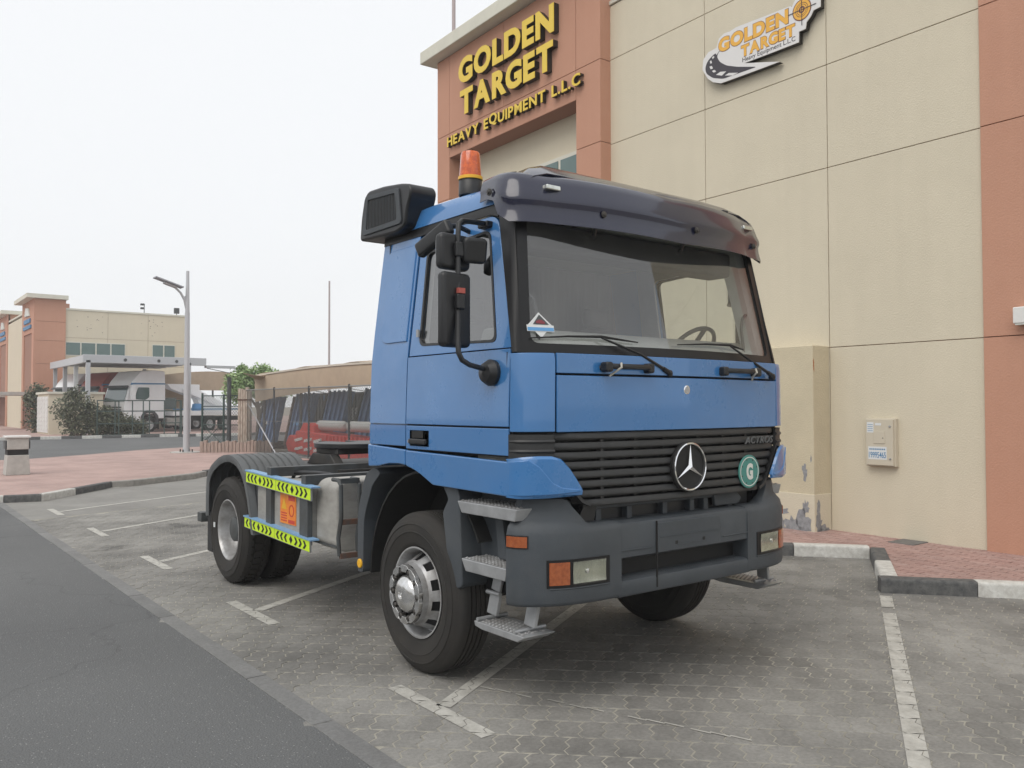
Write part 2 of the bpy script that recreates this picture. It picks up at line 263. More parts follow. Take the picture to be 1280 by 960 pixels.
def asphalt_material():
    m, nt, b = _nt('asphalt')
    g = nt.nodes.new('ShaderNodeNewGeometry')
    n1 = nt.nodes.new('ShaderNodeTexNoise'); n1.inputs['Scale'].default_value = 0.35; n1.inputs['Detail'].default_value = 8
    n2 = nt.nodes.new('ShaderNodeTexVoronoi'); n2.inputs['Scale'].default_value = 85
    n3 = nt.nodes.new('ShaderNodeTexNoise'); n3.inputs['Scale'].default_value = 120; n3.inputs['Detail'].default_value = 3
    for n in (n1, n2, n3): nt.links.new(g.outputs['Position'], n.inputs['Vector'])
    cr = nt.nodes.new('ShaderNodeValToRGB'); cr.color_ramp.elements[0].position = 0.3; cr.color_ramp.elements[1].position = 0.7
    cr.color_ramp.elements[0].color = (0.088, 0.090, 0.091, 1); cr.color_ramp.elements[1].color = (0.118, 0.121, 0.121, 1)
    nt.links.new(n1.outputs[0], cr.inputs[0])
    # pale aggregate chips, random by cell
    sp = nt.nodes.new('ShaderNodeSeparateColor'); nt.links.new(n2.outputs['Color'], sp.inputs[0])
    gt = nt.nodes.new('ShaderNodeMath'); gt.operation = 'GREATER_THAN'; gt.inputs[1].default_value = 0.93; nt.links.new(sp.outputs[0], gt.inputs[0])
    dl = nt.nodes.new('ShaderNodeMath'); dl.operation = 'LESS_THAN'; dl.inputs[1].default_value = 0.32; nt.links.new(n2.outputs['Distance'], dl.inputs[0])
    mm = nt.nodes.new('ShaderNodeMath'); mm.operation = 'MULTIPLY'; nt.links.new(gt.outputs[0], mm.inputs[0]); nt.links.new(dl.outputs[0], mm.inputs[1])
    mx = nt.nodes.new('ShaderNodeMix'); mx.data_type = 'RGBA'; mx.inputs[7].default_value = (0.27, 0.27, 0.26, 1)
    nt.links.new(mm.outputs[0], mx.inputs[0]); nt.links.new(cr.outputs[0], mx.inputs[6])
    # fine speckle
    mr = nt.nodes.new('ShaderNodeMapRange'); mr.inputs['From Min'].default_value = 0.3; mr.inputs['From Max'].default_value = 0.7
    mr.inputs['To Min'].default_value = 0.82; mr.inputs['To Max'].default_value = 1.18; nt.links.new(n3.outputs[0], mr.inputs[0])
    # cracks: warped voronoi borders
    wv = nt.nodes.new('ShaderNodeTexNoise'); wv.inputs['Scale'].default_value = 1.3; wv.inputs['Detail'].default_value = 5
    nt.links.new(g.outputs['Position'], wv.inputs['Vector'])
    vm = nt.nodes.new('ShaderNodeVectorMath'); vm.operation = 'MULTIPLY_ADD'; vm.inputs[1].default_value = (1.3, 1.3, 0)
    nt.links.new(wv.outputs['Color'], vm.inputs[0]); nt.links.new(g.outputs['Position'], vm.inputs[2])
    vc = nt.nodes.new('ShaderNodeTexVoronoi'); vc.feature = 'DISTANCE_TO_EDGE'; vc.inputs['Scale'].default_value = 0.33
    nt.links.new(vm.outputs[0], vc.inputs['Vector'])
    mc = nt.nodes.new('ShaderNodeMapRange'); mc.inputs['From Min'].default_value = 0.0; mc.inputs['From Max'].default_value = 0.006
    mc.inputs['To Min'].default_value = 0.76; mc.inputs['To Max'].default_value = 1.0; nt.links.new(vc.outputs['Distance'], mc.inputs[0])
    m3 = nt.nodes.new('ShaderNodeMath'); m3.operation = 'MULTIPLY'; nt.links.new(mr.outputs[0], m3.inputs[0]); nt.links.new(mc.outputs[0], m3.inputs[1])
    sc_ = nt.nodes.new('ShaderNodeVectorMath'); sc_.operation = 'SCALE'
    nt.links.new(mx.outputs[2], sc_.inputs[0]); nt.links.new(m3.outputs[0], sc_.inputs['Scale'])
    nt.links.new(sc_.outputs[0], b.inputs['Base Color'])
    bp = nt.nodes.new('ShaderNodeBump'); bp.inputs['Strength'].default_value = 0.5; bp.inputs['Distance'].default_value = 0.006
    nt.links.new(n2.outputs['Distance'], bp.inputs['Height']); nt.links.new(bp.outputs[0], b.inputs['Normal'])
    b.inputs['Roughness'].default_value = 0.78
    return m
M['asphalt'] = asphalt_material()
def far_paving_material(name, c1, c2, cj, sx, sy, rot):
    m, nt, b = _nt(name)
    g = nt.nodes.new('ShaderNodeNewGeometry'); mp = nt.nodes.new('ShaderNodeMapping'); mp.inputs['Rotation'].default_value = (0, 0, rot)
    br = nt.nodes.new('ShaderNodeTexBrick'); br.inputs['Color1'].default_value = (*c1, 1); br.inputs['Color2'].default_value = (*c2, 1)
    br.inputs['Mortar'].default_value = (*cj, 1); br.inputs['Scale'].default_value = 1.0
    br.inputs['Brick Width'].default_value = sx; br.inputs['Row Height'].default_value = sy; br.inputs['Mortar Size'].default_value = 0.006
    nt.links.new(g.outputs['Position'], mp.inputs[0]); nt.links.new(mp.outputs[0], br.inputs['Vector'])
    n = nt.nodes.new('ShaderNodeTexNoise'); n.inputs['Scale'].default_value = 0.7; n.inputs['Detail'].default_value = 9; n.inputs['Roughness'].default_value = 0.7
    nt.links.new(g.outputs['Position'], n.inputs['Vector'])
    mr = nt.nodes.new('ShaderNodeMapRange'); mr.inputs['From Min'].default_value = 0.35; mr.inputs['From Max'].default_value = 0.65
    mr.inputs['To Min'].default_value = 0.78; mr.inputs['To Max'].default_value = 1.08; nt.links.new(n.outputs[0], mr.inputs[0])
    sc_ = nt.nodes.new('ShaderNodeVectorMath'); sc_.operation = 'SCALE'
    nt.links.new(br.outputs[0], sc_.inputs[0]); nt.links.new(mr.outputs[0], sc_.inputs['Scale']); nt.links.new(sc_.outputs[0], b.inputs['Base Color'])
    b.inputs['Roughness'].default_value = 0.85
    return m
M['paving_far'] = far_paving_material('grey_paving_far', (0.225, 0.219, 0.205), (0.24, 0.234, 0.218), (0.27, 0.26, 0.235), 0.24, 0.13, R(45))
M['red_far'] = far_paving_material('red_paving_far', (0.39, 0.26, 0.232), (0.43, 0.295, 0.262), (0.38, 0.31, 0.28), 0.2, 0.1, R(2))

# ------------------------------------------------------------------ mesh helpers
class B:
    def __init__(s): s.v = []; s.f = []
    def add(s, vs, fs):
        o = len(s.v); s.v += [tuple(p) for p in vs]; s.f += [tuple(i + o for i in f) for f in fs]; return s
    def box(s, x0, x1, y0, y1, z0, z1, M_=None):
        vs = [(x, y, z) for z in (z0, z1) for y in (y0, y1) for x in (x0, x1)]
        if M_ is not None: vs = [M_ @ Vector(p) for p in vs]
        return s.add(vs, [(0, 2, 3, 1), (4, 5, 7, 6), (0, 1, 5, 4), (2, 6, 7, 3), (0, 4, 6, 2), (1, 3, 7, 5)])
    def beam(s, a, b, w, h, up=(0, 0, 1)):
        a, b = Vector(a), Vector(b); d = (b - a); L = d.length; d.normalize()
        sd = d.cross(Vector(up)); 
        if sd.length < 1e-4: sd = d.cross(Vector((1, 0, 0)))
        sd.normalize(); u = sd.cross(d)
        vs = [p + sd * i * w / 2 + u * j * h / 2 for p in (a, b) for i, j in ((-1, -1), (1, -1), (1, 1), (-1, 1))]
        return s.add(vs, [(3, 2, 1, 0), (4, 5, 6, 7), (0, 1, 5, 4), (1, 2, 6, 5), (2, 3, 7, 6), (3, 0, 4, 7)])
    def prism(s, poly, axis, lo, hi, fn=None):
        """poly: 2-D points in the two other axes (in xyz order)"""
        def P(a, b, c):
            p = [a, b]; p.insert(axis, c); return tuple(p)
        n = len(poly); vs = [P(*p, lo) for p in poly] + [P(*p, hi) for p in poly]
        fs = [tuple(range(n))[::-1], tuple(range(n, 2 * n))] + [(i, (i + 1) % n, n + (i + 1) % n, n + i) for i in range(n)]
        return s.add(vs, fs)
    def tube(s, pts, r, n=8, caps=True):
        pts = [Vector(p) for p in pts]; rr = r if isinstance(r, (list, tuple)) else [r] * len(pts)
        vs = []; prev = None
        for i, p in enumerate(pts):
            d = (pts[min(i + 1, len(pts) - 1)] - pts[max(i - 1, 0)]).normalized()
            if prev is None:
                a = d.cross(Vector((0, 0, 1)))
                if a.length < 1e-3: a = d.cross(Vector((1, 0, 0)))
            else: a = prev - d * prev.dot(d)
            a.normalize(); prev = a; c = d.cross(a)
            vs += [p + (a * math.cos(2 * PI * k / n) + c * math.sin(2 * PI * k / n)) * rr[i] for k in range(n)]
        fs = [(i * n + k, i * n + (k + 1) % n, (i + 1) * n + (k + 1) % n, (i + 1) * n + k) for i in range(len(pts) - 1) for k in range(n)]
        if caps: fs += [tuple(range(n))[::-1], tuple(range((len(pts) - 1) * n, len(pts) * n))]
        return s.add(vs, fs)
    def lathe(s, prof, c, axis=0, sgn=1, n=40, a0=0, a1=2 * PI, caps=False):
        """prof: (distance along axis * sgn, radius)"""
        full = abs(a1 - a0 - 2 * PI) < 1e-6; m = n if full else n + 1
        def P(h, r, a):
            u, w = r * math.cos(a), r * math.sin(a); q = [u, w]; q.insert(axis, h * sgn)
            return (c[0] + q[0], c[1] + q[1], c[2] + q[2])
        vs = [P(h, r, a0 + (a1 - a0) * k / n) for h, r in prof for k in range(m)]
        fs = [(i * m + k, i * m + (k + 1) % m, (i + 1) * m + (k + 1) % m, (i + 1) * m + k) for i in range(len(prof) - 1) for k in range(n if not full else m) if full or k < n]
        if caps and full: fs += [tuple(range(m))[::-1], tuple(range((len(prof) - 1) * m, len(prof) * m))]
        return s.add(vs, fs)
    def grid(s, rows, closed=False):
        n = len(rows[0]); vs = [p for r_ in rows for p in r_]
        fs = [(i * n + k, i * n + (k + 1) % n, (i + 1) * n + (k + 1) % n, (i + 1) * n + k) for i in range(len(rows) - 1) for k in range(n if closed else n - 1)]
        return s.add(vs, fs)
    def poly(s, pts): return s.add(pts, [tuple(range(len(pts)))])
    def xf(s, M_): s.v = [tuple(M_ @ Vector(p)) for p in s.v]; return s
    def build(s, name, m, parent=None, smooth=False, bevel=0, seg=2, ang=35, solid=0, fixn=True, tri=False):
        me = bpy.data.meshes.new(name); me.from_pydata(s.v, [], s.f); me.update()
        if fixn:
            bm = bmesh.new(); bm.from_mesh(me)
            bmesh.ops.recalc_face_normals(bm, faces=bm.faces); bm.to_mesh(me); bm.free()
        o = bpy.data.objects.new(name, me); COL.objects.link(o)
        if m is not None: me.materials.append(m)
        if smooth or bevel:
            me.shade_smooth(); me.set_sharp_from_angle(angle=R(ang))
        if solid:
            md = o.modifiers.new('thick', 'SOLIDIFY'); md.thickness = solid; md.offset = 0
            if smooth and not bevel:
                md = o.modifiers.new('crisp_rims', 'EDGE_SPLIT'); md.split_angle = R(max(ang, 35))
        if bevel:
            md = o.modifiers.new('edges', 'BEVEL'); md.width = bevel; md.segments = seg; md.limit_method = 'ANGLE'; md.angle_limit = R(40); md.harden_normals = True
        if parent is not None: o.parent = parent
        return o
def tag(o, label=None, cat=None, group=None, kind=None):
    if label: o['label'] = label
    if cat: o['category'] = cat
    if group: o['group'] = group
    if kind: o['kind'] = kind
    return o
def thing(name, label, cat, loc=(0, 0, 0), rz=0, group=None):
    o = bpy.data.objects.new(name, None); COL.objects.link(o); o.location = loc; o.rotation_euler = (0, 0, rz)
    o.empty_display_size = 0.3
    return tag(o, label, cat, group)
def copy_tree(o, parent=None):
    c = o.copy(); COL.objects.link(c); c.parent = parent
    for ch in list(o.children): copy_tree(ch, c)
    return c
def rrect(x0, x1, y0, y1, r, n=5):
    pts = []
    for cx, cy, a in ((x1 - r, y1 - r, 0), (x0 + r, y1 - r, 90), (x0 + r, y0 + r, 180), (x1 - r, y0 + r, 270)):
        pts += [(cx + r * math.cos(R(a + 90 * k / n)), cy + r * math.sin(R(a + 90 * k / n))) for k in range(n + 1)]
    return pts
def round_poly(poly, r, n=4):
    """round the corners of a 2-D polygon"""
    out = []; N = len(poly)
    rr = r if isinstance(r, (list, tuple)) else [r] * N
    for i in range(N):
        p = Vector(poly[i]); a = Vector(poly[i - 1]) - p; b = Vector(poly[(i + 1) % N]) - p
        q = min(rr[i], a.length * 0.45, b.length * 0.45)
        if q < 1e-4: out.append(tuple(p)); continue
        s_, e = p + a.normalized() * q, p + b.normalized() * q
        for k in range(n + 1):
            t = k / n; out.append(tuple(s_ * (1 - t) ** 2 + p * 2 * t * (1 - t) + e * t ** 2))
    return out
def ring_faces(b, outer, inner, fn, th, thdir):
    """ring between two 2-D loops matched by angle from the centre of the inner loop; fn maps (u,v)->xyz"""
    c = (sum(p[0] for p in inner) / len(inner), sum(p[1] for p in inner) / len(inner))
    angs = sorted(math.atan2(p[1] - c[1], p[0] - c[0]) for p in list(inner) + list(outer))
    aa = []
    for a in angs:
        if not aa or a - aa[-1] > 1e-3: aa.append(a)
    def hit(poly, a):
        d = (math.cos(a), math.sin(a)); best = None
        for i in range(len(poly)):
            p, q = poly[i], poly[(i + 1) % len(poly)]; ex, ey = q[0] - p[0], q[1] - p[1]
            det = d[0] * (-ey) + ex * d[1]
            if abs(det) < 1e-12: continue
            px, py = p[0] - c[0], p[1] - c[1]
            t = (px * (-ey) + ex * py) / det; u = (d[0] * py - d[1] * px) / det
            if t > 0 and -1e-6 <= u <= 1 + 1e-6 and (best is None or t > best): best = t
        return (c[0] + d[0] * best, c[1] + d[1] * best)
    O = [hit(outer, a) for a in aa]; I = [hit(inner, a) for a in aa]; n = len(aa)
    T = Vector(thdir) * th
    front = [Vector(fn(*p)) for p in O] + [Vector(fn(*p)) for p in I]; back = [p + T for p in front]
    fs = []
    for i in range(n):
        j = (i + 1) % n
        fs += [(i, j, n + j, n + i), (2 * n + i, 3 * n + i, 3 * n + j, 2 * n + j), (i, 2 * n + i, 2 * n + j, j), (n + i, n + j, 3 * n + j, 3 * n + i)]
    return b.add(front + back, fs)

FONT = None
def text_bm(txt, size, extrude, offset=0.0, spacing=1.0, shear=0.0):
    """text as mesh data in its own XY plane, fitted to start at x=0, y=0; returns (verts, faces, width, height)"""
    cu = bpy.data.curves.new('txt', 'FONT'); cu.body = txt; cu.size = size; cu.extrude = extrude; cu.offset = offset
    cu.space_character = spacing; cu.shear = shear; cu.resolution_u = 4
    o = bpy.data.objects.new('txt', cu); COL.objects.link(o)
    dg = bpy.context.evaluated_depsgraph_get(); me = bpy.data.meshes.new_from_object(o.evaluated_get(dg))
    vs = [tuple(v.co) for v in me.vertices]; fs = [tuple(p.vertices) for p in me.polygons]
    bpy.data.objects.remove(o); bpy.data.curves.remove(cu); bpy.data.meshes.remove(me)
    if not vs: return [], [], 0, 0
    x0 = min(v[0] for v in vs); y0 = min(v[1] for v in vs); x1 = max(v[0] for v in vs); y1 = max(v[1] for v in vs)
    return [(v[0] - x0, v[1] - y0, v[2]) for v in vs], fs, x1 - x0, y1 - y0
def fit_text(b, txt, org, ux, uy, w, h, ext=0.004, offset=0.0, spacing=1.0, shear=0.0):
    """put text with its lower left at org, along ux with width w, up uy with height h"""
    vs, fs, W_, H_ = text_bm(txt, 1.0, 0.5, offset, spacing, shear)
    ux, uy = Vector(ux).normalized(), Vector(uy).normalized(); nz = ux.cross(uy); org = Vector(org)
    vv = [org + ux * (v[0] * w / W_) + uy * (v[1] * h / H_) + nz * (v[2] + 0.5) * ext for v in vs]
    return b.add(vv, fs)
# ------------------------------------------------------------------ ground
SD = Vector((math.cos(R(30.4)), math.sin(R(30.4)), 0))          # along a parking bay line
HD = Vector((math.cos(R(-50.5)), math.sin(R(-50.5)), 0))        # along the kerb at the head of a bay
PITCHY = 2.92
def sheet(name, pts, z, m, kind='structure'):
    o = B().poly([(x, y, z) for x, y in pts]).build(name, m); tag(o, kind=kind); return o
sheet('ground', [(-900, -900), (900, -900), (900, 1600), (-900, 1600)], -0.16, mat('sandy_ground', (0.30, 0.27, 0.22), 0.95, var=0.3, vscale=0.05))
# asphalt: the road beside the bays and the side road beyond
GX0, GX1 = -2.15, -2.015
sheet('road', [(-60, -60), (GX0, -60), (GX0, 15.2), (GX0, 26.6), (-0.008, 26.78), (1.98, 28.26), (4.29, 30.38), (6.3, 31.5), (6.35, 33), (60, 33), (60, 47.3), (-60, 48.6)], 0.0, M['asphalt'])
# parking surface: bed under the pavers near the camera, plain sheet beyond
YF = 11.6
sheet('parking_bed', [(GX1, -14), (9, -14), (9, YF + 3.2), (GX1, YF)], -0.0028, M['joint'])
o = B().poly([(GX1, YF, -.004), (9, YF + 3.2, -.004), (9, 27, -.004), (GX1, 27, -.004)]).build('parking_surface', M['paving_far']); tag(o, kind='structure')
gut = thing('gutter', None, None); gut['kind'] = 'structure'
y = -6.0; i = 0; far = B()
while y < 27:
    L = 1.0
    b = B().box(GX0 + .002, GX1 - .004, y + .004, y + L - .004, -0.10, 0.003 + 0.002 * (i % 3)) if y < 16 else far.box(GX0 + .002, GX1 - .004, y + .004, y + L - .004, -0.10, 0.003 + 0.002 * (i % 3))
    if y < 16: b.build('gutter_stone', M['gutter'], gut, bevel=0.004, seg=1)
    y += L; i += 1
tag(far.build('gutter_stones', M['gutter'], gut), kind='stuff')

# kerb saw-tooth: bay heads and the returns between them
def tooth_pts(k): 
    A = Vector((3.46, 0.777 + PITCHY * k, 0)); return A, A + HD * 2.50
KW, KH = 0.16, 0.135
kerb = thing('kerb', None, None); kerb['kind'] = 'structure'
def kerb_run(a, b, n, first, root, w=KW, h=KH, side=1, mats=('kerb_black', 'kerb_white')):
    d = (b - a); L = d.length / n; d.normalize(); nrm = Vector((-d.y, d.x, 0)) * side
    for i in range(n):
        p = a + d * (L * i + .004); q = a + d * (L * (i + 1) - .004)
        prof = round_poly([(0, -.16), (w, -.16), (w, h), (0, h)], [0, 0, .015, .03], 3)
        vs = [tuple(pt + nrm * u + Vector((0, 0, z))) for pt in (p, q) for u, z in prof]; m_ = len(prof)
        fs = [tuple(range(m_))[::-1], tuple(range(m_, 2 * m_))] + [(j, (j + 1) % m_, m_ + (j + 1) % m_, m_ + j) for j in range(m_)]
        B().add(vs, fs).build('kerb_stone', M[mats[(i + first) % 2]], root, smooth=True)
poly_walk = []
for k in (-3, -2, -1, 0, 1, 2, 3):
    A, Bp = tooth_pts(k)
    nA, _ = tooth_pts(k - 1)
    # head: from the outer corner A to Bp ; return: from Bp to next A
    N1 = Vector((-HD.y, HD.x, 0))
    kerb_run(A, Bp, 3, 0 if k != 1 else 1, kerb)
    kerb_run(Bp + SD * .0, nA + SD * (KW * 1.08), 2, 0, kerb, side=1)
    # walk surface just behind the stones
    poly_walk = [tuple((A + N1 * (KW * .5) + SD * .05).xy), tuple((Bp + N1 * (KW * .5) + SD * .08).xy)] + poly_walk if False else poly_walk + [(A, Bp)]
pw = []
for A, Bp in reversed(poly_walk):
    pw += [tuple((A + SD * .10 + HD * .08).xy), tuple((Bp + SD * .10 + HD * .08).xy)]
# pavement in front of the building
walk = B().poly([(x, y, 0.095) for x, y in pw] + [(6.6, -9.0, 0.095), (6.6, 12.2, 0.095)]).build('pavement', M['joint']); tag(walk, kind='structure')

# interlocking grey pavers -------------------------------------------------
def inside(px, py, poly):
    c = False; j = len(poly) - 1
    for i in range(len(poly)):
        if (poly[i][1] > py) != (poly[j][1] > py) and px < (poly[j][0] - poly[i][0]) * (py - poly[i][1]) / (poly[j][1] - poly[i][1]) + poly[i][0]: c = not c
        j = i
    return c
walk_poly = pw + [(6.6, -9.0), (6.6, 12.2)]
PANG = R(-44); PA = Vector((math.cos(PANG), math.sin(PANG), 0)); PB = Vector((-PA.y, PA.x, 0))
PWid, PLen = 0.128, 0.226
def paver_outline(g=0.0045):
    w, l, z = PWid / 2, PLen / 2, 0.013
    k = [(-l, 1), (-l * .5, -1), (0, 1), (l * .5, -1), (l, 1)]      # zig-zag on the long sides
    right = [(w + z * s_ - g, t) for t, s_ in k]; left = [(-w + z * s_ + g, t) for t, s_ in k]
    e = 0.010
    right[0] = (right[0][0], -l + g); left[0] = (left[0][0], -l + g); right[-1] = (right[-1][0], l - g); left[-1] = (left[-1][0], l - g)
    return right + [(0, l - g + e)] + left[::-1] + [(0, -l + g + e)]
OUT = paver_outline(); OUTI = [(x * 0.955, y * 0.975) for x, y in OUT]
def paver_geo(b, cx, cy, rz, top, tilt):
    n = len(OUT); vs = []
    ca, sa = math.cos(rz), math.sin(rz)
    for pts, z in ((OUT, top - .022), (OUT, top - .0025), (OUTI, top)):
        for x, y in pts:
            X, Y = cx + x * ca - y * sa, cy + x * sa + y * ca
            vs.append((X, Y, z + tilt[0] * x + tilt[1] * y))
    fs = [(i, (i + 1) % n, n + (i + 1) % n, n + i) for i in range(n)] + [(n + i, n + (i + 1) % n, 2 * n + (i + 1) % n, 2 * n + i) for i in range(n)] + [tuple(range(2 * n, 3 * n))]
    return b.add(vs, fs)
cells = []
rng = random.Random(7)
CX, CY = cam.location.x, cam.location.y
for i in range(-90, 150):
    for j in range(-70, 110):
        p = PA * (i * PWid + (0.5 * PWid if j % 2 else 0) + j * 0.0) + PB * (j * PLen)
        x, y = p.x, p.y
        if x < GX1 - .09 or x > 5.6 or y < -3.9 or y > YF + (x - GX1) * 0.29 - .1: continue
        d = Vector((x - CX, y - CY, 0)); f_ = d.dot(Vector((math.sin(YAW), math.cos(YAW), 0))); r_ = d.dot(Vector((math.cos(YAW), -math.sin(YAW), 0)))
        if f_ < 2.6 or abs(r_) > f_ * 0.66 + 0.35: continue
        if inside(x, y, walk_poly): continue
        cells.append((f_, x, y))
cells.sort()
pave = thing('parking_paving', None, None); pave['kind'] = 'structure'
me_cache = []
rz0 = math.atan2(PA.y, PA.x)
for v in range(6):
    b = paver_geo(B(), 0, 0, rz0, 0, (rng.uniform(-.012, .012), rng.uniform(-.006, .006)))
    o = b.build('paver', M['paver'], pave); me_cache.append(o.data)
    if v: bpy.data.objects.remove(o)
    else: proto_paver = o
near_, rest = cells[:300], B()
# 'Random Per Island' is per mesh island: give the single pavers small colour differences through object-level variants
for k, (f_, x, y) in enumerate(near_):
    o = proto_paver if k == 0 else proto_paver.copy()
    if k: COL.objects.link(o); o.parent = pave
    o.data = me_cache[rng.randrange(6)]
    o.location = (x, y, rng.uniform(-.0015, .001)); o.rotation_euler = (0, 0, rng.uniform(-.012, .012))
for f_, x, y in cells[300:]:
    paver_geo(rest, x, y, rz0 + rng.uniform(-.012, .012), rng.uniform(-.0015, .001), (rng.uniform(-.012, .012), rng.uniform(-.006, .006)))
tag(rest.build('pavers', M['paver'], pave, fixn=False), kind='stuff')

# painted bay markings, broken at the joints where there are single pavers
def clip(poly, a, b):
    """keep the part of poly left of a->b"""
    out = []
    def side(p): return (b[0] - a[0]) * (p[1] - a[1]) - (b[1] - a[1]) * (p[0] - a[0])
    for i in range(len(poly)):
        p, q = poly[i - 1], poly[i]; sp, sq = side(p), side(q)
        if (sp >= 0) != (sq >= 0):
            t = sp / (sp - sq); out.append((p[0] + (q[0] - p[0]) * t, p[1] + (q[1] - p[1]) * t))
        if sq >= 0: out.append(q)
    return out
def mark(b, cx, cy, d, L, W_, n_far):
    """rectangle starting at (cx, cy) along unit d, length L, width W_"""
    nn = Vector((-d.y, d.x)); c0 = Vector((cx, cy))
    q = [c0 - nn * W_ / 2, c0 + d * L - nn * W_ / 2, c0 + d * L + nn * W_ / 2, c0 + nn * W_ / 2]; q = [tuple(p) for p in q]
    ca, sa = math.cos(rz0), math.sin(rz0); hit = 0
    for f_, x, y in cells:
        u = (Vector((x, y)) - c0)
        if -0.2 < u.dot(d) < L + .2 and abs(u.dot(nn)) < W_ / 2 + .17:
            poly = [(x + px * 1.04 * ca - py * 1.02 * sa, y + px * 1.04 * sa + py * 1.02 * ca) for px, py in OUT]
            for i in range(4):
                poly = clip(poly, q[i], q[(i + 1) % 4])
                if len(poly) < 3: break
            if len(poly) >= 3 and rng.random() > 0.008:
                b.poly([(px, py, 0.0035) for px, py in poly])
    return b
d2 = SD.xy
for k in range(-2, 6):
    yc = 0.78 + 2.93 * k; b = B()
    if k <= 3:
        mark(b, -1.47, yc - .50, Vector((0, 1)), 1.0, .10, 0)
        mark(b, -1.42, yc + .02, d2, 5.55, .10 if k != -1 else .105, 0)
    else:
        b.box(-1.56, -1.46, yc - .5, yc + .5, -.003, .0)
        n_ = Vector((-d2.y, d2.x)); p = Vector((-1.45, yc)); e = p + d2 * 5.5
        b.poly([(*(p - n_ * .05), .0), (*(e - n_ * .05), .0), (*(e + n_ * .05), .0), (*(p + n_ * .05), .0)])
    if b.v: tag(b.build('bay_marking', M['line_white']), kind='structure')
# thin stray paint line in the near bay
b = B()
for k in range(14):
    if k in (3, 7): continue
    t = k / 14; x = -1.05 + 0.55 * t * 1.15; y = 0.95 - 1.45 * t * 1.1 + 0.02 * math.sin(k * 2.1)
    b.poly([(x, y, .0036), (x + .012, y + .006, .0036), (x + .048, y - .105, .0036), (x + .034, y - .112, .0036)])
tag(b.build('stray_paint_line', M['line_white']), kind='structure')

# red pavers of the pavement in front of the wall
redroot = thing('pavement_tiles', None, None); redroot['kind'] = 'structure'
rc = []
for i in range(-30, 90):
    for j in range(-10, 40):
        x = 3.3 + j * 0.1; y = -3.4 + i * 0.2 + (0.1 if j % 2 else 0)
        if x > 6.45 or y > 7 or not inside(x, y, walk_poly): continue
        ok = all(inside(x + a, y + c, walk_poly) for a in (0,) for c in (-.03, .03))
        if not ok: continue
        rc.append(((x - CX) ** 2 + (y - CY) ** 2, x, y))
rc.sort()
def red_geo(b, x, y, dz):
    t = 0.118 + dz
    vs = [(x - .048, y - .098, t - .02), (x + .048, y - .098, t - .02), (x + .048, y + .098, t - .02), (x - .048, y + .098, t - .02),
          (x - .045, y - .095, t), (x + .045, y - .095, t), (x + .045, y + .095, t), (x - .045, y + .095, t)]
    return b.add(vs, [(0, 1, 5, 4), (1, 2, 6, 5), (2, 3, 7, 6), (3, 0, 4, 7), (4, 5, 6, 7)])
vis = [c for c in rc if (Vector((c[1] - CX, c[2] - CY)).normalized().dot(Vector((math.sin(YAW), math.cos(YAW)))) > 0.83)]
vset = set(id(c) for c in vis[:300])
pt = red_geo(B(), 0, 0, 0).build('tile', M['red_paver'], redroot); first = True; restb = B()
for c in rc:
    if id(c) in vset:
        o = pt if first else pt.copy()
        if not first: COL.objects.link(o); o.parent = redroot
        first = False; o.location = (c[1], c[2], rng.uniform(-.002, .002))
    else: red_geo(restb, c[1], c[2], rng.uniform(-.002, .002))
tag(restb.build('tiles', M['red_paver'], redroot, fixn=False), kind='stuff')
mh = B().box(5.62, 5.98, 1.55, 1.86, .09, .128).build('manhole_cover', mat('cover_grey', (0.16, 0.155, 0.15), 0.7, var=0.3, vscale=20), bevel=.004)
tag(mh, 'grey rectangular inspection cover set in the red pavement below the wall', 'manhole cover')

# far traffic island of red tiles, with its kerb
isl = [(-2.1, 14.7), (-1.47, 14.58), (-0.73, 15.45), (0.21, 16.62), (0.67, 16.72), (2.34, 17.77), (2.72, 18.37), (5.3, 20.2), (7.0, 21.0), (7.0, 31.6), (6.22, 31.45), (4.29, 30.38), (1.98, 28.26), (-0.01, 26.78), (-2.1, 26.6), (-8, 26.3), (-8, 14.8)]
isl = [(-8, 14.75)] + isl[:-2] + [(-8, 26.4)]
b = B().prism(isl, 2, -.1, 0.125); o = b.build('island_paving', M['red_far']); tag(o, kind='structure')
ik = thing('island_kerb', None, None); ik['kind'] = 'structure'
def kerb_poly(pts, cols, root, h=.13, w=.14):
    for (a, c), m_ in zip(zip(pts[:-1], pts[1:]), cols):
        a, c = Vector((*a, 0)), Vector((*c, 0)); kerb_run(a, c, 1, 0, root, w=w, h=h, mats=(m_, m_))
kerb_poly([(-6, 14.62), (-5, 14.62), (-4, 14.62), (-3, 14.62), (-2.02, 14.6), (-1.42, 14.46), (-0.68, 15.35), (0.25, 16.5)], ['kerb_white', 'kerb_black', 'kerb_white', 'kerb_white', 'kerb_black', 'kerb_white', 'kerb_black'], ik)
kerb_poly([(0.25, 16.5), (0.72, 16.6), (2.4, 17.65), (2.85, 18.25)], ['kerb_plain'] * 3, ik, h=.132)
kerb_poly([(2.85, 18.25), (3.5, 18.7), (4.2, 19.2), (5.0, 19.8), (6.4, 20.7)], ['kerb_black', 'kerb_white', 'kerb_black', 'kerb_white'], ik, h=.15)
fk = thing('far_kerb', None, None); fk['kind'] = 'structure'
for i in range(-8, 24):
    kerb_poly([(1.6 + i, 48.0 - .075 * i), (2.6 + i, 48.0 - .075 * (i + 1))], ['kerb_black' if i % 2 else 'kerb_white'], fk, h=.16, w=.2)
sheet('far_pavement', [(-60, 52.9), (1, 48.25), (26, 46.4), (60, 46.4), (60, 140), (-60, 140)], 0.09, M['red_far'])
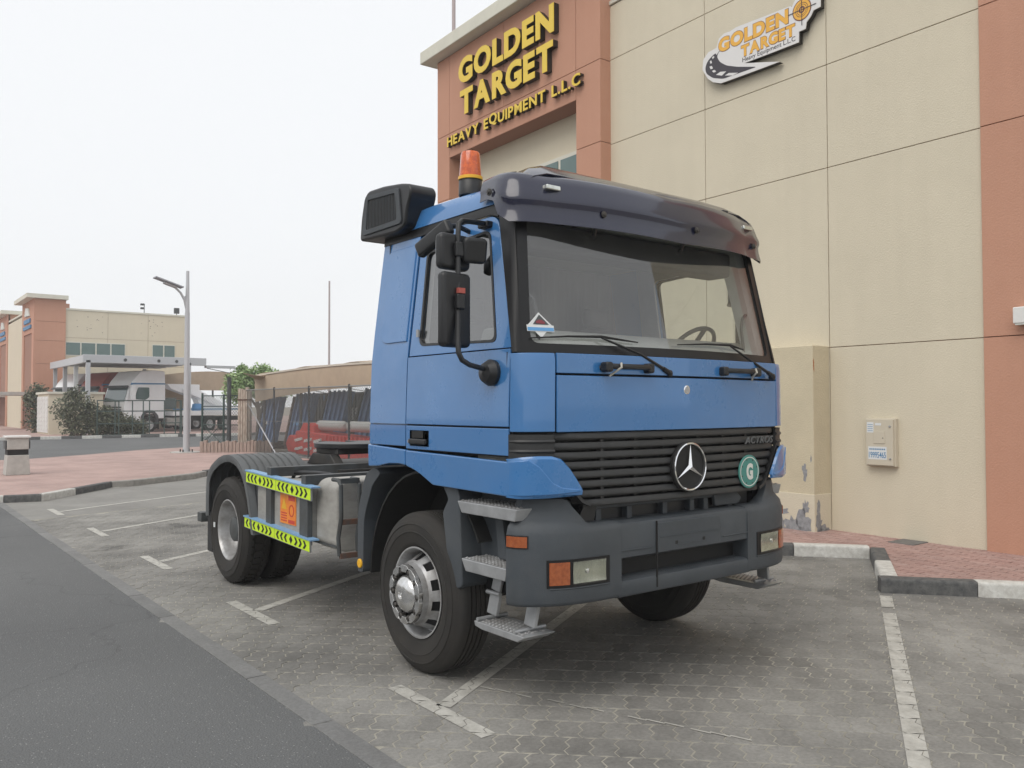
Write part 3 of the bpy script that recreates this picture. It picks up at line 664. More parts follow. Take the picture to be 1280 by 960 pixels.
# ------------------------------------------------------------------ main building (its own frame: x into the wall, y along it, z up)
WANG = -0.035
bld = thing('commercial_building', 'cream rendered building with terracotta piers and tower behind the blue truck', 'building', (5.935, 0, 0), WANG)
SEZ = [0.0, 2.53, 4.94, 6.33, 7.82, 8.78]
G_ = 0.0045
def panel(b_name, m, x0, x1, y0, y1, z0, z1, root=bld):
    return B().box(x0, x1, y0 + G_, y1 - G_, z0 + G_, z1 - G_).build(b_name, m, root, bevel=.004, seg=1)
B().box(.02, 4.0, -4.6, 7.6, 0, 8.74).build('wall', M['seam'], bld)
YS = [-4.6, -2.7, -0.75]
for a, c in zip(YS[:-1], YS[1:]):
    for z0, z1 in zip(SEZ[:-1], SEZ[1:]): panel('wall_panel', M['cream'], 0, .03, a, c, z0, z1)
for a, c in ((0.87, 2.85), (2.85, 4.96), (4.96, 7.3)):
    for z0, z1 in zip(SEZ[:-1], SEZ[1:]): panel('wall_panel', M['cream'], 0, .03, a, c, z0, z1)
for z0, z1 in zip(SEZ[:-1], SEZ[1:]): panel('pier_panel', M['terra'], -.035, .03, -.75, .87, z0 + (0 if z0 else 0), z1)
B().box(-.03, 4.0, -4.63, 7.1, 8.79, 8.86).build('coping', M['coping'], bld, bevel=.01)
# low box against the wall with its peeling plinth
lb = thing('low_wall_box', 'low cream rendered box projecting from the wall with flaking grey plinth', 'pier', (5.935, 0, 0), WANG)
B().box(-.36, .03, 2.86, 5.2, .02, 2.55).build('render_body', M['cream_low'], lb, bevel=.01)
B().box(-.372, .0, 2.848, 5.2, .02, .60).build('plinth', M['cream'], lb, bevel=.004)
rr = random.Random(5)
def blob(b, fn, cx, cy, rx, ry, n=18, jag=.35):
    pts = []
    for k in range(n):
        a = 2 * PI * k / n; q = 1 + rr.uniform(-jag, jag); pts.append(fn(cx + rx * q * math.cos(a), cy + ry * q * math.sin(a)))
    return b.poly(pts)
b = B()
for cx, cy, rx, ry in ((3.02, .20, .10, .17), (3.18, .15, .13, .13), (3.40, .16, .12, .14), (2.98, .42, .05, .09), (3.55, .2, .1, .12), (3.3, .35, .05, .04)): blob(b, lambda y, z: (-.3745, y, z), cx, cy, rx, ry)
for cx, cy, rx, ry in ((-.28, .2, .06, .15), (-.20, .12, .09, .09), (-.29, .42, .035, .10), (-.1, .1, .06, .05)): blob(b, lambda x, z: (x, 2.8455, z), cx, cy, rx, ry)
b.build('peeled_patch', M['peel'], lb, fixn=False)
b = B()
for cx, cy, rx, ry in ((3.00, .88, .035, .10), (2.90, 1.06, .012, .05)): blob(b, lambda y, z: (-.3615, y, z), cx, cy, rx, ry, jag=.5)
b.build('chipped_patch', M['peel'], lb, fixn=False)
b = B(); blob(b, lambda x, z: (x, 2.8585, z), -.345, 2.30, .012, .085, jag=.5); b.build('rust_stain', mat('rust_stain', (0.42, 0.13, 0.04), 0.9), lb, fixn=False)
# sign tower: portal frame of terracotta with a cream recess
TO = -.24
twr_y0, twr_y1 = 7.09, 12.6
def tp(name, m, x0, x1, y0, y1, z0, z1): return panel(name, m, x0, x1, y0, y1, z0, z1)
B().box(TO + .02, 4.6, twr_y0 + .02, twr_y1 - .02, 7.26, 9.5).build('tower_core', M['seam'], bld)
TS = [0.0, 2.53, 4.94, 6.35, 7.8, 9.55]
for z0, z1 in zip(TS[:-1], TS[1:]):
    tp('tower_panel', M['terra'], TO, .30, 7.09, 7.75, z0, z1)          # right pier
    tp('tower_panel', M['terra'], TO, .30, 12.08, 12.6, z0, z1)          # left pier
B().box(.30, 4.6, 12.1, 12.58, 0, 9.5).build('tower_side_wall', M['terra'], bld)
tp('tower_panel', M['terra'], TO, .30, 7.75, 12.08, 7.26, 7.8); 
tp('tower_panel', M['terra'], TO, .30, 7.75, 10.0, 7.8, 9.55); tp('tower_panel', M['terra'], TO, .30, 10.0, 12.08, 7.8, 9.55)
B().box(.20, .5, 7.75, 12.08, 0, 7.26).build('recess_wall', M['cream'], bld)
B().box(TO - .27, 5.0, 6.7, 12.93, 9.56, 9.84).build('tower_cap', M['coping'], bld, bevel=.02)
# tall window in the recess
wf = B().box(.12, .22, 7.80, 11.0, 4.2, 6.52).build('window', M['win_frame'], bld, bevel=.01)
for a, c in ((7.88, 8.62), (8.70, 9.44), (9.52, 10.2), (10.28, 10.92)):
    B().box(.105, .13, a, c, 4.3, 6.44).build('pane', M['win_green'], wf)
# gold letters on the tower: each letter a part of the sign
sign = thing('gold_letter_sign', 'gold block letters GOLDEN TARGET HEAVY EQUIPMENT L.L.C on the terracotta tower', 'sign', (5.935, 0, 0), WANG)
KERN = {'RG': -.10, 'AR': .03, 'TA': -.02, 'L.': -.03, '.C': -.02, 'LD': -.03, 'AV': -.05, 'VY': -.02}
def letters(txt, y_left, y_right, z0, h, off, depth, face=M['gold'], side=M['letter_side'], root=sign, gapf=.075, names='letter'):
    """separate letters, left to right as seen from the street (y falls to the right)"""
    widths = []; gl = []
    for ch in txt:
        if ch == ' ': gl.append(None); widths.append(.30); continue
        vs, fs, w, hh = text_bm(ch, 1.0, 0.5, off); gl.append((vs, fs, w, hh)); widths.append(w)
    cap = max(g[3] for g in gl if g)
    tot = sum(widths) + gapf * (len(txt) - 1) + sum(KERN.get(txt[i:i + 2], 0) for i in range(len(txt))); sc_ = (y_left - y_right) / tot; y = y_left
    for gi, (ch, g, w) in enumerate(zip(txt, gl, widths)):
        if g:
            vs, fs, ww, hh = g; zs = h / cap
            if ch in 'GOCQ.': pass
            for nm, dx0, dx1, m_, grow in (('letter', 0, -depth, side, 1.0),):
                vv = [(TO - .01 + (dx1 if v[2] > 0 else dx0), y - v[0] * sc_, z0 + v[1] * zs) for v in vs]
                o = B().add(vv, fs).build(names, side, root)
            cx, cz = ww / 2, hh / 2
            vv = [(TO - .01 - depth - (.012 if v[2] > 0 else 0.0), y - v[0] * sc_, z0 + v[1] * zs) for v in vs]
            B().add(vv, fs).build('letter_face', face, o)
        y -= (w + gapf + KERN.get(txt[gi:gi + 2], 0)) * sc_
letters('GOLDEN', 11.50, 8.22, 8.66, .55, .045, .11)
letters('TARGET', 11.44, 8.25, 7.98, .55, .045, .11)
letters('HEAVY EQUIPMENT L.L.C', 12.02, 7.52, 7.46, .26, .022, .08, gapf=.13)
# logo board high on the cream wall
lg = thing('logo_board', 'white cut-out logo board GOLDEN TARGET with road curve and bullseye on the cream wall', 'sign', (5.935, 0, 0), WANG)
LO = [(4.555, 6.589), (4.70, 6.65), (4.808, 6.742), (4.91, 6.91), (4.891, 7.059), (4.791, 7.14), (4.633, 7.153), (4.584, 7.278), (4.488, 7.319), (4.371, 7.31), (4.267, 7.33), (4.164, 7.325), (3.745, 7.30), (3.328, 7.282), (3.304, 7.252), (3.268, 7.311), (3.207, 7.365), (3.108, 7.38), (3.001, 7.353), (2.896, 7.325), (2.854, 7.317), (2.857, 7.09), (2.966, 7.081), (3.005, 7.019), (3.074, 6.96), (3.091, 6.876), (3.193, 6.874), (3.199, 6.729), (3.645, 6.736), (4.125, 6.748), (3.796, 6.653), (3.511, 6.566), (4.015, 6.575)]
B().prism(LO, 0, -.095, -.02).build('board_back', M['letter_side'], lg)
_c = (sum(p[0] for p in LO) / len(LO), sum(p[1] for p in LO) / len(LO))
B().prism([(a, c + .002) for a, c in LO], 0, -.108, -.095).build('board_face', M['logo_white'], lg)
RO = [(4.557, 7.088), (4.694, 7.069), (4.805, 7.01), (4.855, 6.921), (4.832, 6.826), (4.71, 6.72), (4.507, 6.642), (4.24, 6.635), (3.893, 6.622), (4.239, 6.736), (4.446, 6.824), (4.576, 6.924), (4.622, 7.016), (4.598, 7.064)]
rd = B().prism(round_poly(RO, .05, 3), 0, -.110, -.1075).build('road_curve', M['logo_dark'], lg)
for D_ in ([(4.646, 7.071), (4.598, 7.093), (4.586, 7.077), (4.629, 7.046)], [(4.717, 7.034), (4.687, 7.047), (4.668, 7.029), (4.702, 7.006)], [(4.761, 6.992), (4.732, 6.997), (4.718, 6.952), (4.747, 6.949)], [(4.767, 6.911), (4.723, 6.91), (4.699, 6.864), (4.743, 6.863)], [(4.719, 6.828), (4.675, 6.833), (4.637, 6.798), (4.685, 6.794)], [(4.642, 6.746), (4.56, 6.765), (4.447, 6.736), (4.53, 6.698)], [(4.471, 6.681), (4.401, 6.696), (4.228, 6.644), (4.332, 6.636)]):
    B().prism(D_, 0, -.112, -.1095).build('dash', M['logo_white'], rd)
def print_letters(txt, y0, y1, z0, h, off, x, m_, g=.07, grow=0.0):
    gl = [text_bm(ch, 1.0, .5, off) for ch in txt]; tot = sum(q[2] for q in gl) + g * (len(txt) - 1) + sum(KERN.get(txt[i:i + 2], 0) for i in range(len(txt))); k = (y0 - y1) / tot; y = y0; cap = max(q[3] for q in gl)
    for gi, (vs, fs, w, hh) in enumerate(gl):
        vv = [(x - .0015 * (v[2] > 0), y - (w / 2 + (v[0] - w / 2) * (1 + grow / (w * k))) * k, z0 + hh / cap * h / 2 + (v[1] / cap * h - hh / cap * h / 2) * (1 + grow / h)) for v in vs]
        B().add(vv, fs).build('printed_letter', m_, lg); y -= (w + g + KERN.get(txt[gi:gi + 2], 0)) * k
for txt, y0, y1, z0, h in (('GOLDEN', 4.59, 3.36, 7.055, .21), ('TARGET', 4.17, 3.255, 6.85, .17)):
    print_letters(txt, y0, y1, z0, h, .055, -.1085, M['logo_brown'], grow=.016)
    print_letters(txt, y0, y1, z0, h, .055, -.1105, M['logo_orange'])
fit_text(B(), 'Heavy Equipment L.L.C', (-.1085, 4.15, 6.752), (0, -1, 0), (0, 0, 1), .90, .085, .0015, .004).build('small_lettering', M['logo_dark'], lg); tag(COL.objects[-1] if False else bpy.data.objects['small_lettering'], kind='stuff')
tg = B().lathe([(.108, .148), (.111, .148), (.111, 0)], (0, 3.142, 7.16), 0, -1, 32).build('bullseye', M['logo_brown'], lg)
for r0, r1, m_ in ((.095, .138, 'logo_orange'), (.045, .072, 'logo_orange'), (0, .028, 'logo_orange'), (.072, .095, 'logo_orange')):
    B().lathe([(.112, r0 + (.004 if r0 else 0)), (.1125, r0 + (.004 if r0 else 0)), (.1125, r1 - .004), (.111, r1 - .004)], (0, 3.142, 7.16), 0, -1, 32).build('ring', M[m_], tg)
B().box(-.115, -.1128, 3.137, 3.147, 6.945, 7.375).build('crosshair', M['logo_dark'], lg); B().box(-.1152, -.1129, 2.92, 3.36, 7.155, 7.165).build('crosshair', M['logo_dark'], lg)

# electric meter box
mb = thing('meter_box', 'cream metal meter box with blue number sticker on the cream wall', 'meter box', (5.935, 0, 0), WANG)
B().box(-.070, .0, 1.91, 2.30, 1.0, 1.60).build('casing', M['box_cream'], mb, bevel=.006)
B().box(-.098, -.069, 1.925, 2.285, 1.015, 1.585).build('door', M['box_cream'], mb, bevel=.004)
hb = B().box(-.104, -.097, 2.03, 2.18, 1.285, 1.44).build('hatch', M['box_cream'], mb, bevel=.003)
B().lathe([(0, .006), (.006, .006), (.007, 0)], (-.104, 2.055, 1.355), 0, -1, 10).build('keyhole', M['nut'], hb)
pl = B().box(-.0995, -.0975, 2.01, 2.255, 1.085, 1.245).build('label_plate', M['paper'], mb)
b = fit_text(B(), '19995465', (-.0998, 2.245, 1.105), (0, -1, 0), (0, 0, 1), .225, .075, .001, .01); b.build('number', M['print_blue'], pl)
b = B(); 
for k in range(9): b.box(-.1005, -.0995, 2.03 + k * .024, 2.03 + k * .024 + .016, 1.205, 1.222)
b.build('arabic_line', M['print_blue'], pl)
pl2 = B().box(-.0995, -.0975, 2.18, 2.27, 1.42, 1.55).build('label_plate', M['paper'], mb); B().box(-.0995, -.0975, 2.08, 2.16, 1.51, 1.54).build('label_plate', M['paper'], mb)
b = B()
for k in range(4): b.box(-.1005, -.0995, 2.19, 2.26, 1.44 + k * .026, 1.445 + k * .026)
b.build('print_line', M['print_blue'], pl2)
for z in (1.10, 1.50): B().lathe([(0, .014), (.012, .012), (.014, 0)], (-.097, 1.965, z), 0, -1, 12).build('latch', M['alu'], mb)
# box lamp at the right edge
wl = thing('wall_lamp', 'white box lamp on the terracotta pier at right', 'wall lamp', (5.935, 0, 0), WANG)
B().box(-.16, -.035, .10, .50, 2.65, 2.83).build('housing', M['white'], wl, bevel=.012)
B().box(-.15, -.05, .12, .48, 2.635, 2.65).build('diffuser', M['badge_white'], wl)
# flag pole behind the tower
pp = B().tube([(9.2, 16.5, 0), (9.2, 16.5, 17)], .055, 10).build('tall_pole', M['pole_pink'], smooth=True); tag(pp, 'tall thin pole rising behind the sign tower', 'pole')
# ------------------------------------------------------------------ beyond the side road
fb = thing('twin_building', 'distant cream building with two terracotta sign towers beyond the side road', 'building', (5.9, 66, 0))
# local: x along the gable side (to the right), y away from the camera
B().box(0, 10.6, .04, 40, 0, 8.6).build('wall', M['seam'], fb)
for a, c in ((2.0, 4.9), (4.9, 7.8), (7.8, 10.6)):
    for z0, z1 in ((0, 2.4), (2.4, 4.9), (4.9, 6.9), (6.9, 8.95)):
        B().box(a + .01, c - .01, 0, .05, z0 + .01, z1 - .01).build('wall_panel', M['cream'], fb)
B().box(0, 10.7, -.06, 40, 8.95, 9.08).build('coping', M['coping'], fb)
B().box(10.6, 10.75, 0, 40, 0, 8.95).build('end_wall', M['cream'], fb)
for z0, z1 in ((0, 2.4), (2.4, 4.9), (4.9, 6.6), (6.6, 8.0), (8.0, 9.65)):
    B().box(-.05, 2.0, -.12, .3, z0 + .01, z1 - .01).build('tower_panel', M['terra'], fb)
B().box(2.0, 2.25, -.04, 1, 8.95, 9.4).build('tower_step', M['terra'], fb)
B().box(.0, 2.0, .3, 5.4, 7.3, 9.65).build('tower_body', M['terra'], fb)
B().box(-.6, 2.1, -.5, 5.8, 9.65, 9.95).build('tower_cap', M['coping'], fb)
# street front (faces -x): piers, recess, windows, cream bays, second tower
for y0 in (-.1, 13.5):
    B().box(-.08, .1, y0, y0 + .9, 0, 9.65).build('pier', M['terra'], fb); B().box(-.08, .1, y0 + 4.6, y0 + 5.5, 0, 9.65).build('pier', M['terra'], fb)
    B().box(-.07, .1, y0 + .9, y0 + 4.6, 7.2, 9.65).build('tower_panel', M['terra'], fb)
    B().box(.25, .4, y0 + .9, y0 + 4.6, 0, 7.2).build('recess_wall', M['cream'], fb)
    w = B().box(.18, .26, y0 + 1.0, y0 + 4.4, 4.3, 6.4).build('window', M['win_frame'], fb); B().box(.16, .19, y0 + 1.15, y0 + 4.25, 4.4, 6.3).build('pane', M['win_green'], w)
    B().box(-.16, -.08, y0 + 1.0, y0 + 4.5, 7.55, 7.8).box(-.16, -.08, y0 + 1.4, y0 + 4.2, 8.0, 8.3).build('sign_lettering', M['print_blue'], fb)
    b = B().prism([(y0 + 1.7, 8.5), (y0 + 3.9, 8.6), (y0 + 3.5, 9.2), (y0 + 2.2, 9.1)], 0, -.16, -.08); b.build('sign_emblem', M['badge_white'], fb)
    B().box(-2.6, .0, y0 + 1, y0 + 4.6, 2.6, 2.85).build('entrance_canopy', M['concrete'], fb)
    B().box(.15, .24, y0 + 1.6, y0 + 3.8, 0, 2.4).build('entrance_door', M['win_green'], fb)
B().box(-.6, 2.1, 13.1, 19.3, 9.65, 9.95).build('tower_cap', M['coping'], fb); B().box(.0, 2.0, 13.5, 19.0, 7.3, 9.65).build('tower_body', M['terra'], fb)
B().box(-.02, .1, 5.4, 13.5, 0, 8.75).build('front_wall', M['cream'], fb); B().box(-.02, .1, 19.0, 40, 0, 8.75).build('front_wall', M['cream'], fb)
def win(x0, x1, z0, z1, n):
    w = B().box(x0, x1, -.03, .06, z0, z1).build('window', M['win_frame'], fb); s_ = (x1 - x0) / n
    for k in range(n): B().box(x0 + s_ * k + .05, x0 + s_ * (k + 1) - .05, -.045, -.02, z0 + .07, z1 - .07).build('pane', M['win_green'], w)
win(2.0, 6.15, 5.55, 6.6, 4); win(8.1, 9.85, 5.45, 6.65, 2); win(8.1, 10.0, 1.5, 2.5, 2)
B().box(9.1, 9.6, -.12, -.02, 3.3, 3.75).build('air_unit', M['rust'], fb)
for k, (x, z, w_) in enumerate(((7.55, 9.08, .1), (10.0, 9.05, .2))):
    f_ = thing('roof_floodlight', ['small twin camera mast on the roof edge of the distant building', 'grey floodlight on the roof corner of the distant building'][k], ['camera', 'floodlight'][k], (5.9 + x, 66.2, z))
    b = B().tube([(0, 0, 0), (0, 0, .75 if k == 0 else .3)], .03, 6); b.build('stem', M['frame_grey'], f_)
    if k == 0: B().box(-.28, -.02, -.1, .1, .6, .75).box(-.28, -.02, -.1, .1, .3, .45).build('camera_head', M['frame_grey'], f_, bevel=.02)
    else: B().box(-.2, .2, -.1, .1, .15, .6).build('lamp_head', M['frame_grey'], f_, bevel=.03)
b = B()
rr = random.Random(11)
for k in range(26): blob(b, lambda x, z: (x, -.006, z), rr.choice([3.2, 4.0, 7.6, 8.4, 8.0]) + rr.uniform(-.6, .6), rr.uniform(7.3, 8.6), rr.uniform(.015, .045), rr.uniform(.02, .05), n=8)
b.build('paint_patches', M['rust'], fb, fixn=False)

# carport
cp = thing('carport', 'flat white steel carport roof over the parked trucks', 'carport', (6.9, 53, 0))
B().box(-.3, 7.1, -.1, .1, 4.45, 4.95).build('front_fascia', M['steel_lamp'], cp, bevel=.02)
B().box(-.3, -.1, .1, 11, 4.45, 4.9).build('side_fascia', M['steel_lamp'], cp)
B().box(-.1, 7.1, .1, 11, 4.80, 4.88).build('roof_sheet', M['steel_lamp'], cp)
b = B()
for k in range(8): b.box(-.1, 7.0, .9 + k * 1.3, 1.0 + k * 1.3, 4.62, 4.80)
tag(b.build('rafters', M['steel_lamp'], cp), kind='stuff')
B().box(7.1, 9.0, -.2, .3, 4.32, 4.48).build('arm_stub', M['steel_lamp'], cp)
for x, y in ((0, 0), (0, 3.6), (0, 7.2), (0, 10.8), (6.0, 0), (6.0, 10.8)): B().box(x - .12, x + .12, y - .1, y + .1, 0, 4.6).build('post', M['steel_lamp'], cp)
for x in (2.1, 4.1, 5.2):
    B().lathe([(0, .10), (.02, .10), (.02, 0)], (x, -.1, 4.68), 1, -1, 12).build('lamp_disc', M['frame_grey'], cp)
B().tube([(9.0, .1, 4.3), (15.5, -8, 2.6)], .025, 5).tube([(7.2, .1, 4.3), (14, -6, 2.4)], .025, 5).build('guy_wire', M['frame_grey'], cp)

# modern cab-over trucks under the carport (face -x)
def far_truck(name, label, loc, paint, full=True):
    t = thing(name, label, 'truck', loc, R(20), 'trucks parked side by side under the carport')
    side = [(0.0, .75), (0.0, 1.7), (.10, 2.05), (.42, 3.1), (.62, 3.45), (1.15, 4.05), (2.1, 4.15), (2.95, 4.1), (3.0, 3.0), (3.0, .95), (2.35, .95), (2.1, 1.25), (1.5, 1.25), (1.25, .75)]
    B().prism(round_poly(side, .08, 3), 1, .0, 2.45).build('cab', M[paint], t, bevel=.05)
    # windscreen, side window, stripe
    ws = B(); ws.add([(.09, .12, 2.06), (.09, 2.33, 2.06), (.42, 2.28, 3.05), (.42, .18, 3.05)], [(0, 1, 2, 3)]); ws.xf(Matrix.Translation((-.02, 0, .01))).build('windscreen', M['dark_window'], t, solid=.02)
    B().prism(round_poly([(.72, 2.22), (.98, 3.0), (1.78, 3.0), (1.78, 2.35), (1.5, 2.18)], .08, 3), 1, -.02, .03).build('side_window', M['dark_window'], t)
    B().prism([(.42, 3.12), (.5, 3.28), (2.98, 3.30), (2.98, 3.22), (.6, 3.18)], 1, -.015, .02).build('stripe', M['print_blue'], t)
    b = B().prism(round_poly([(.36, 3.02), (.30, 3.12), (.12, 3.02), (.10, 2.96), (.3, 2.98)], .02, 3), 1, .05, 2.40); b.build('sun_visor', M['frame_grey'], t)
    B().box(-.08, .3, -.02, 2.47, .35, .95).build('bumper', M[paint], t, bevel=.08)
    b = B()
    for k in range(5): b.box(-.03, .05, .3, 2.15, 1.02 + k * .16, 1.10 + k * .16)
    b.build('grille', M['frame_grey'], t)
    for y in (.05, 1.95): B().box(-.1, .05, y, y + .45, .5, .78).build('headlight', M['lens'], t, bevel=.03)
    m_ = B().box(.3, .62, -.34, -.10, 2.15, 3.15).build('mirror', M[paint], t, bevel=.06)
    B().prism(round_poly([(1.15, .7), (1.2, 1.15), (1.5, 1.5), (2.1, 1.5), (2.45, 1.15), (2.5, .6), (2.35, .6), (2.25, 1.1), (2.0, 1.32), (1.55, 1.32), (1.35, 1.1), (1.3, .7)], .1, 2), 1, -.04, .4).build('wheel_arch', M['interior_dark'], t)
    for x, y in ((1.85, .02), (6.6, .02), (7.95, .02), (1.85, 2.1)):
        w = B().lathe([(.0, .3), (.0, .48), (.05, .53), (.28, .53), (.30, .3)], (x, y, .53), 1, 1, 24).build('wheel', M['rubber'], t, smooth=True)
        B().lathe([(.03, .31), (.06, .27), (.06, .17), (-.03, .13), (-.04, 0)], (x, y, .53), 1, 1, 20).build('rim', M['rim'], w, smooth=True)
    B().box(2.6, 9.6, .55, .8, .75, 1.05).box(2.6, 9.6, 1.65, 1.9, .75, 1.05).build('chassis', M['chassis'], t)
    if full:
        B().box(3.2, 4.8, .1, .7, .45, 1.0).build('fuel_tank', M['tank'], t, bevel=.08)
        B().box(3.6, 10.0, .0, 2.4, 1.12, 1.45).build('deck', M[paint], t, bevel=.03)
        B().box(3.6, 10.0, -.02, .03, 1.52, 1.60).build('deck_rail', M['print_blue'], t)
        bm_ = B().prism(round_poly([(3.75, 3.3), (6.4, 3.3), (6.4, 2.9), (8.7, 1.9), (8.7, 1.45), (6.6, 1.45), (6.2, 2.3), (4.1, 2.95)], .04, 2), 1, .9, 1.5).build('recovery_boom', M[paint], t, bevel=.02)
        B().beam((5.0, .8, 2.9), (8.3, .8, 1.7), .12, .18).build('boom_brace', M[paint], t)
        B().prism(round_poly([(5.4, 1.45), (5.5, 1.95), (6.0, 1.95), (6.3, 1.5)], .1, 2), 1, .2, .5).build('winch_cover', M['sticker_blue'], t)
    return t
far_truck('white_truck', 'white cab-over truck nearest the road under the carport', (9.3, 54.4, .02), 'car_white')
far_truck('red_truck', 'dark red cab-over truck between the two white ones under the carport', (8.3, 57.8, .02), 'car_red', False)
far_truck('white_truck', 'white cab-over truck farthest back under the carport behind the red one', (7.3, 61.2, .02), 'car_white', False)

# green railing in front of the trucks
rl = thing('green_railing', 'dark green steel railing with mesh in front of the carport', 'railing', (6.7, 49.4, 0))
for z in (.12, .78, 1.50, 2.12): B().beam((0, 0, z), (4.7, 0, z), .05, .06).build('rail', M['fence_green'], rl)
for x in (0, .95, 1.15, 1.9, 2.5, 2.85, 3.7, 4.35, 4.62, 4.7): B().beam((x, 0, 0), (x, 0, 2.15), .055, .055, (1, 0, 0)).build('post', M['fence_green'], rl)

# louvred utility cabinet
uc = thing('utility_kiosk', 'cream utility kiosk with white louvred doors at the far street corner', 'kiosk', (4.9, 53.6, .09))
B().box(0, 3.0, 0, 4.0, 0, 2.45).build('body', M['cream'], uc); B().box(-.1, 3.1, -.1, 4.1, 2.45, 2.58).build('roof_slab', M['coping'], uc)
for k in range(4):
    d_ = B().box(-.05, .0, .15 + k * .95, 1.0 + k * .95, .1, 2.3).build('door', M['white'], uc)
    b = B()
    for j in range(8): b.box(-.07, -.05, .22 + k * .95, .93 + k * .95, .25 + j * .26, .36 + j * .26)
    b.build('louvre', M['white'], d_)

# vegetation helper: leaves as many small quads through a lumpy volume
def foliage(name, m, clumps, leaf, n, parent, seed, flat=1.0):
    r_ = random.Random(seed); b = B()
    wsum = sum(c[3] ** 2 for c in clumps)
    for cx, cy, cz, rad in clumps:
        for _ in range(int(n * rad ** 2 / wsum)):
            d = Vector((r_.gauss(0, 1), r_.gauss(0, 1), r_.gauss(0, 1) * flat)).normalized() * rad * (r_.random() ** .45) * (1 + .25 * r_.uniform(-1, 1))
            p = Vector((cx, cy, cz)) + d
            if p.z < .05: p.z = .05 + r_.random() * .1
            a = Vector((r_.uniform(-1, 1), r_.uniform(-1, 1), r_.uniform(-.6, 1))).normalized(); c = a.cross(Vector((r_.uniform(-1, 1), r_.uniform(-1, 1), r_.uniform(-1, 1)))).normalized()
            s_ = leaf * r_.uniform(.6, 1.4); b.add([p - a * s_, p + c * s_ * .45, p + a * s_, p - c * s_ * .45], [(0, 1, 2, 3)])
    return b.build(name, m, parent, fixn=False)
def bush(label, loc, clumps, n, leaf, seed, group=None, name='bush', cat='bush'):
    t = thing(name, label, cat, loc, 0, group)
    b = B(); r_ = random.Random(seed)
    for cx, cy, cz, rad in clumps:
        b.tube([(cx * .3, cy * .3, 0), (cx * .7, cy * .7, cz * .5), (cx, cy, cz + rad * .5)], [.05, .035, .012], 5)
    b.build('stem', M['bark'], t); foliage('foliage', M['leaf'], clumps, leaf, n, t, seed); return t
r_ = random.Random(3)
bush('tall loose grey-green bush beside the kiosk at the carport corner', (5.7, 50.2, 0), [(-.1, 0, .8, .8), (-.5, 0, 1.6, .75), (.3, 0, 1.9, .7), (0, 0, 2.5, .45), (.8, 0, 1.3, .7), (.7, 0, .6, .7), (-.35, 0, 2.4, .3), (.9, 0, 1.8, .35)], 3400, .09, 21)
bush('low spreading grey-green bush along the green railing', (7.5, 50.3, 0), [(-.3, 0, .7, .8), (.5, 0, .75, .75), (1.2, 0, .6, .65), (-.2, 0, 1.3, .5), (1.8, 0, .45, .5)], 4200, .085, 22)
bush('dark green climbing shrub between the kiosk and the distant tower', (5.1, 58.5, 0), [(0, 0, .8, .8), (.1, 0, 1.8, .9), (-.1, 0, 2.6, .7), (.7, 0, 1.2, .6), (-.6, 0, 2.3, .35)], 3600, .10, 23)
# concrete litter bin on the island
lbn = thing('litter_bin', 'white concrete litter bin with black band on the red traffic island', 'litter bin', (-1.10, 20.1, .125)); lbn.scale = (.84, .84, .87)
B().prism([(-.31, 0), (.31, 0), (.27, .55), (-.27, .55)], 1, -.3, .3).build('base', M['concrete'], lbn, bevel=.015)
B().box(-.26, .26, -.26, .26, .55, .70).build('band', M['flatblack'], lbn)
B().box(-.27, .27, -.27, .27, .70, 1.02).build('hood', M['concrete'], lbn, bevel=.02); B().box(-.32, .32, -.32, .32, 1.02, 1.08).build('lid', M['white'], lbn, bevel=.02)
for x in (-.29, .29): B().box(x - .02, x + .02, -.2, .2, .72, .95).build('side_bracket', M['frame_grey'], lbn)
# solar street lamp on the island
sl = thing('street_lamp', 'pale steel solar street lamp on the red island', 'street lamp', (5.12, 27.5, .12))
B().tube([(0, 0, 0), (0, 0, 5.0)], [.115, .085], 14).tube([(0, 0, 4.9), (0, 0, 6.5)], [.08, .055], 12).build('pole', M['steel_lamp'], sl, smooth=True)
B().tube([(0, 0, 4.75), (-.02, 0, 5.1), (-.10, 0, 5.45), (-.24, .0, 5.7), (-.42, 0, 5.86), (-.6, 0, 5.93)], [.05, .05, .045, .04, .035, .03], 10).build('arm', M['steel_lamp'], sl, smooth=True)
B().prism([(-.02, 5.2), (-.02, 5.65), (-.14, 5.55), (-.10, 5.35)], 1, -.015, .015).build('gusset', M['steel_lamp'], sl)
Mx = Matrix.Translation((-.66, 0, 6.03)) @ Matrix.Rotation(R(-17 + 34), 4, 'Y')
B().box(-.5, .5, -.2, .2, -.02, .025, Mx).build('solar_panel', M['panel_dark'], sl, bevel=.006)
B().box(-.15, .28, -.11, .11, -.10, -.025, Mx).build('lamp_head', M['steel_lamp'], sl, bevel=.02)
B().lathe([(0, .55), (.03, .55), (.03, 0)], (0, 0, 0), 2, 1, 20).build('footing', M['concrete'], sl)
for x, y in ((-.16, -.16), (.16, -.16), (.16, .16), (-.16, .16)): B().tube([(x, y, .02), (x, y, .12)], .025, 6).build('bolt', M['nut'], sl)

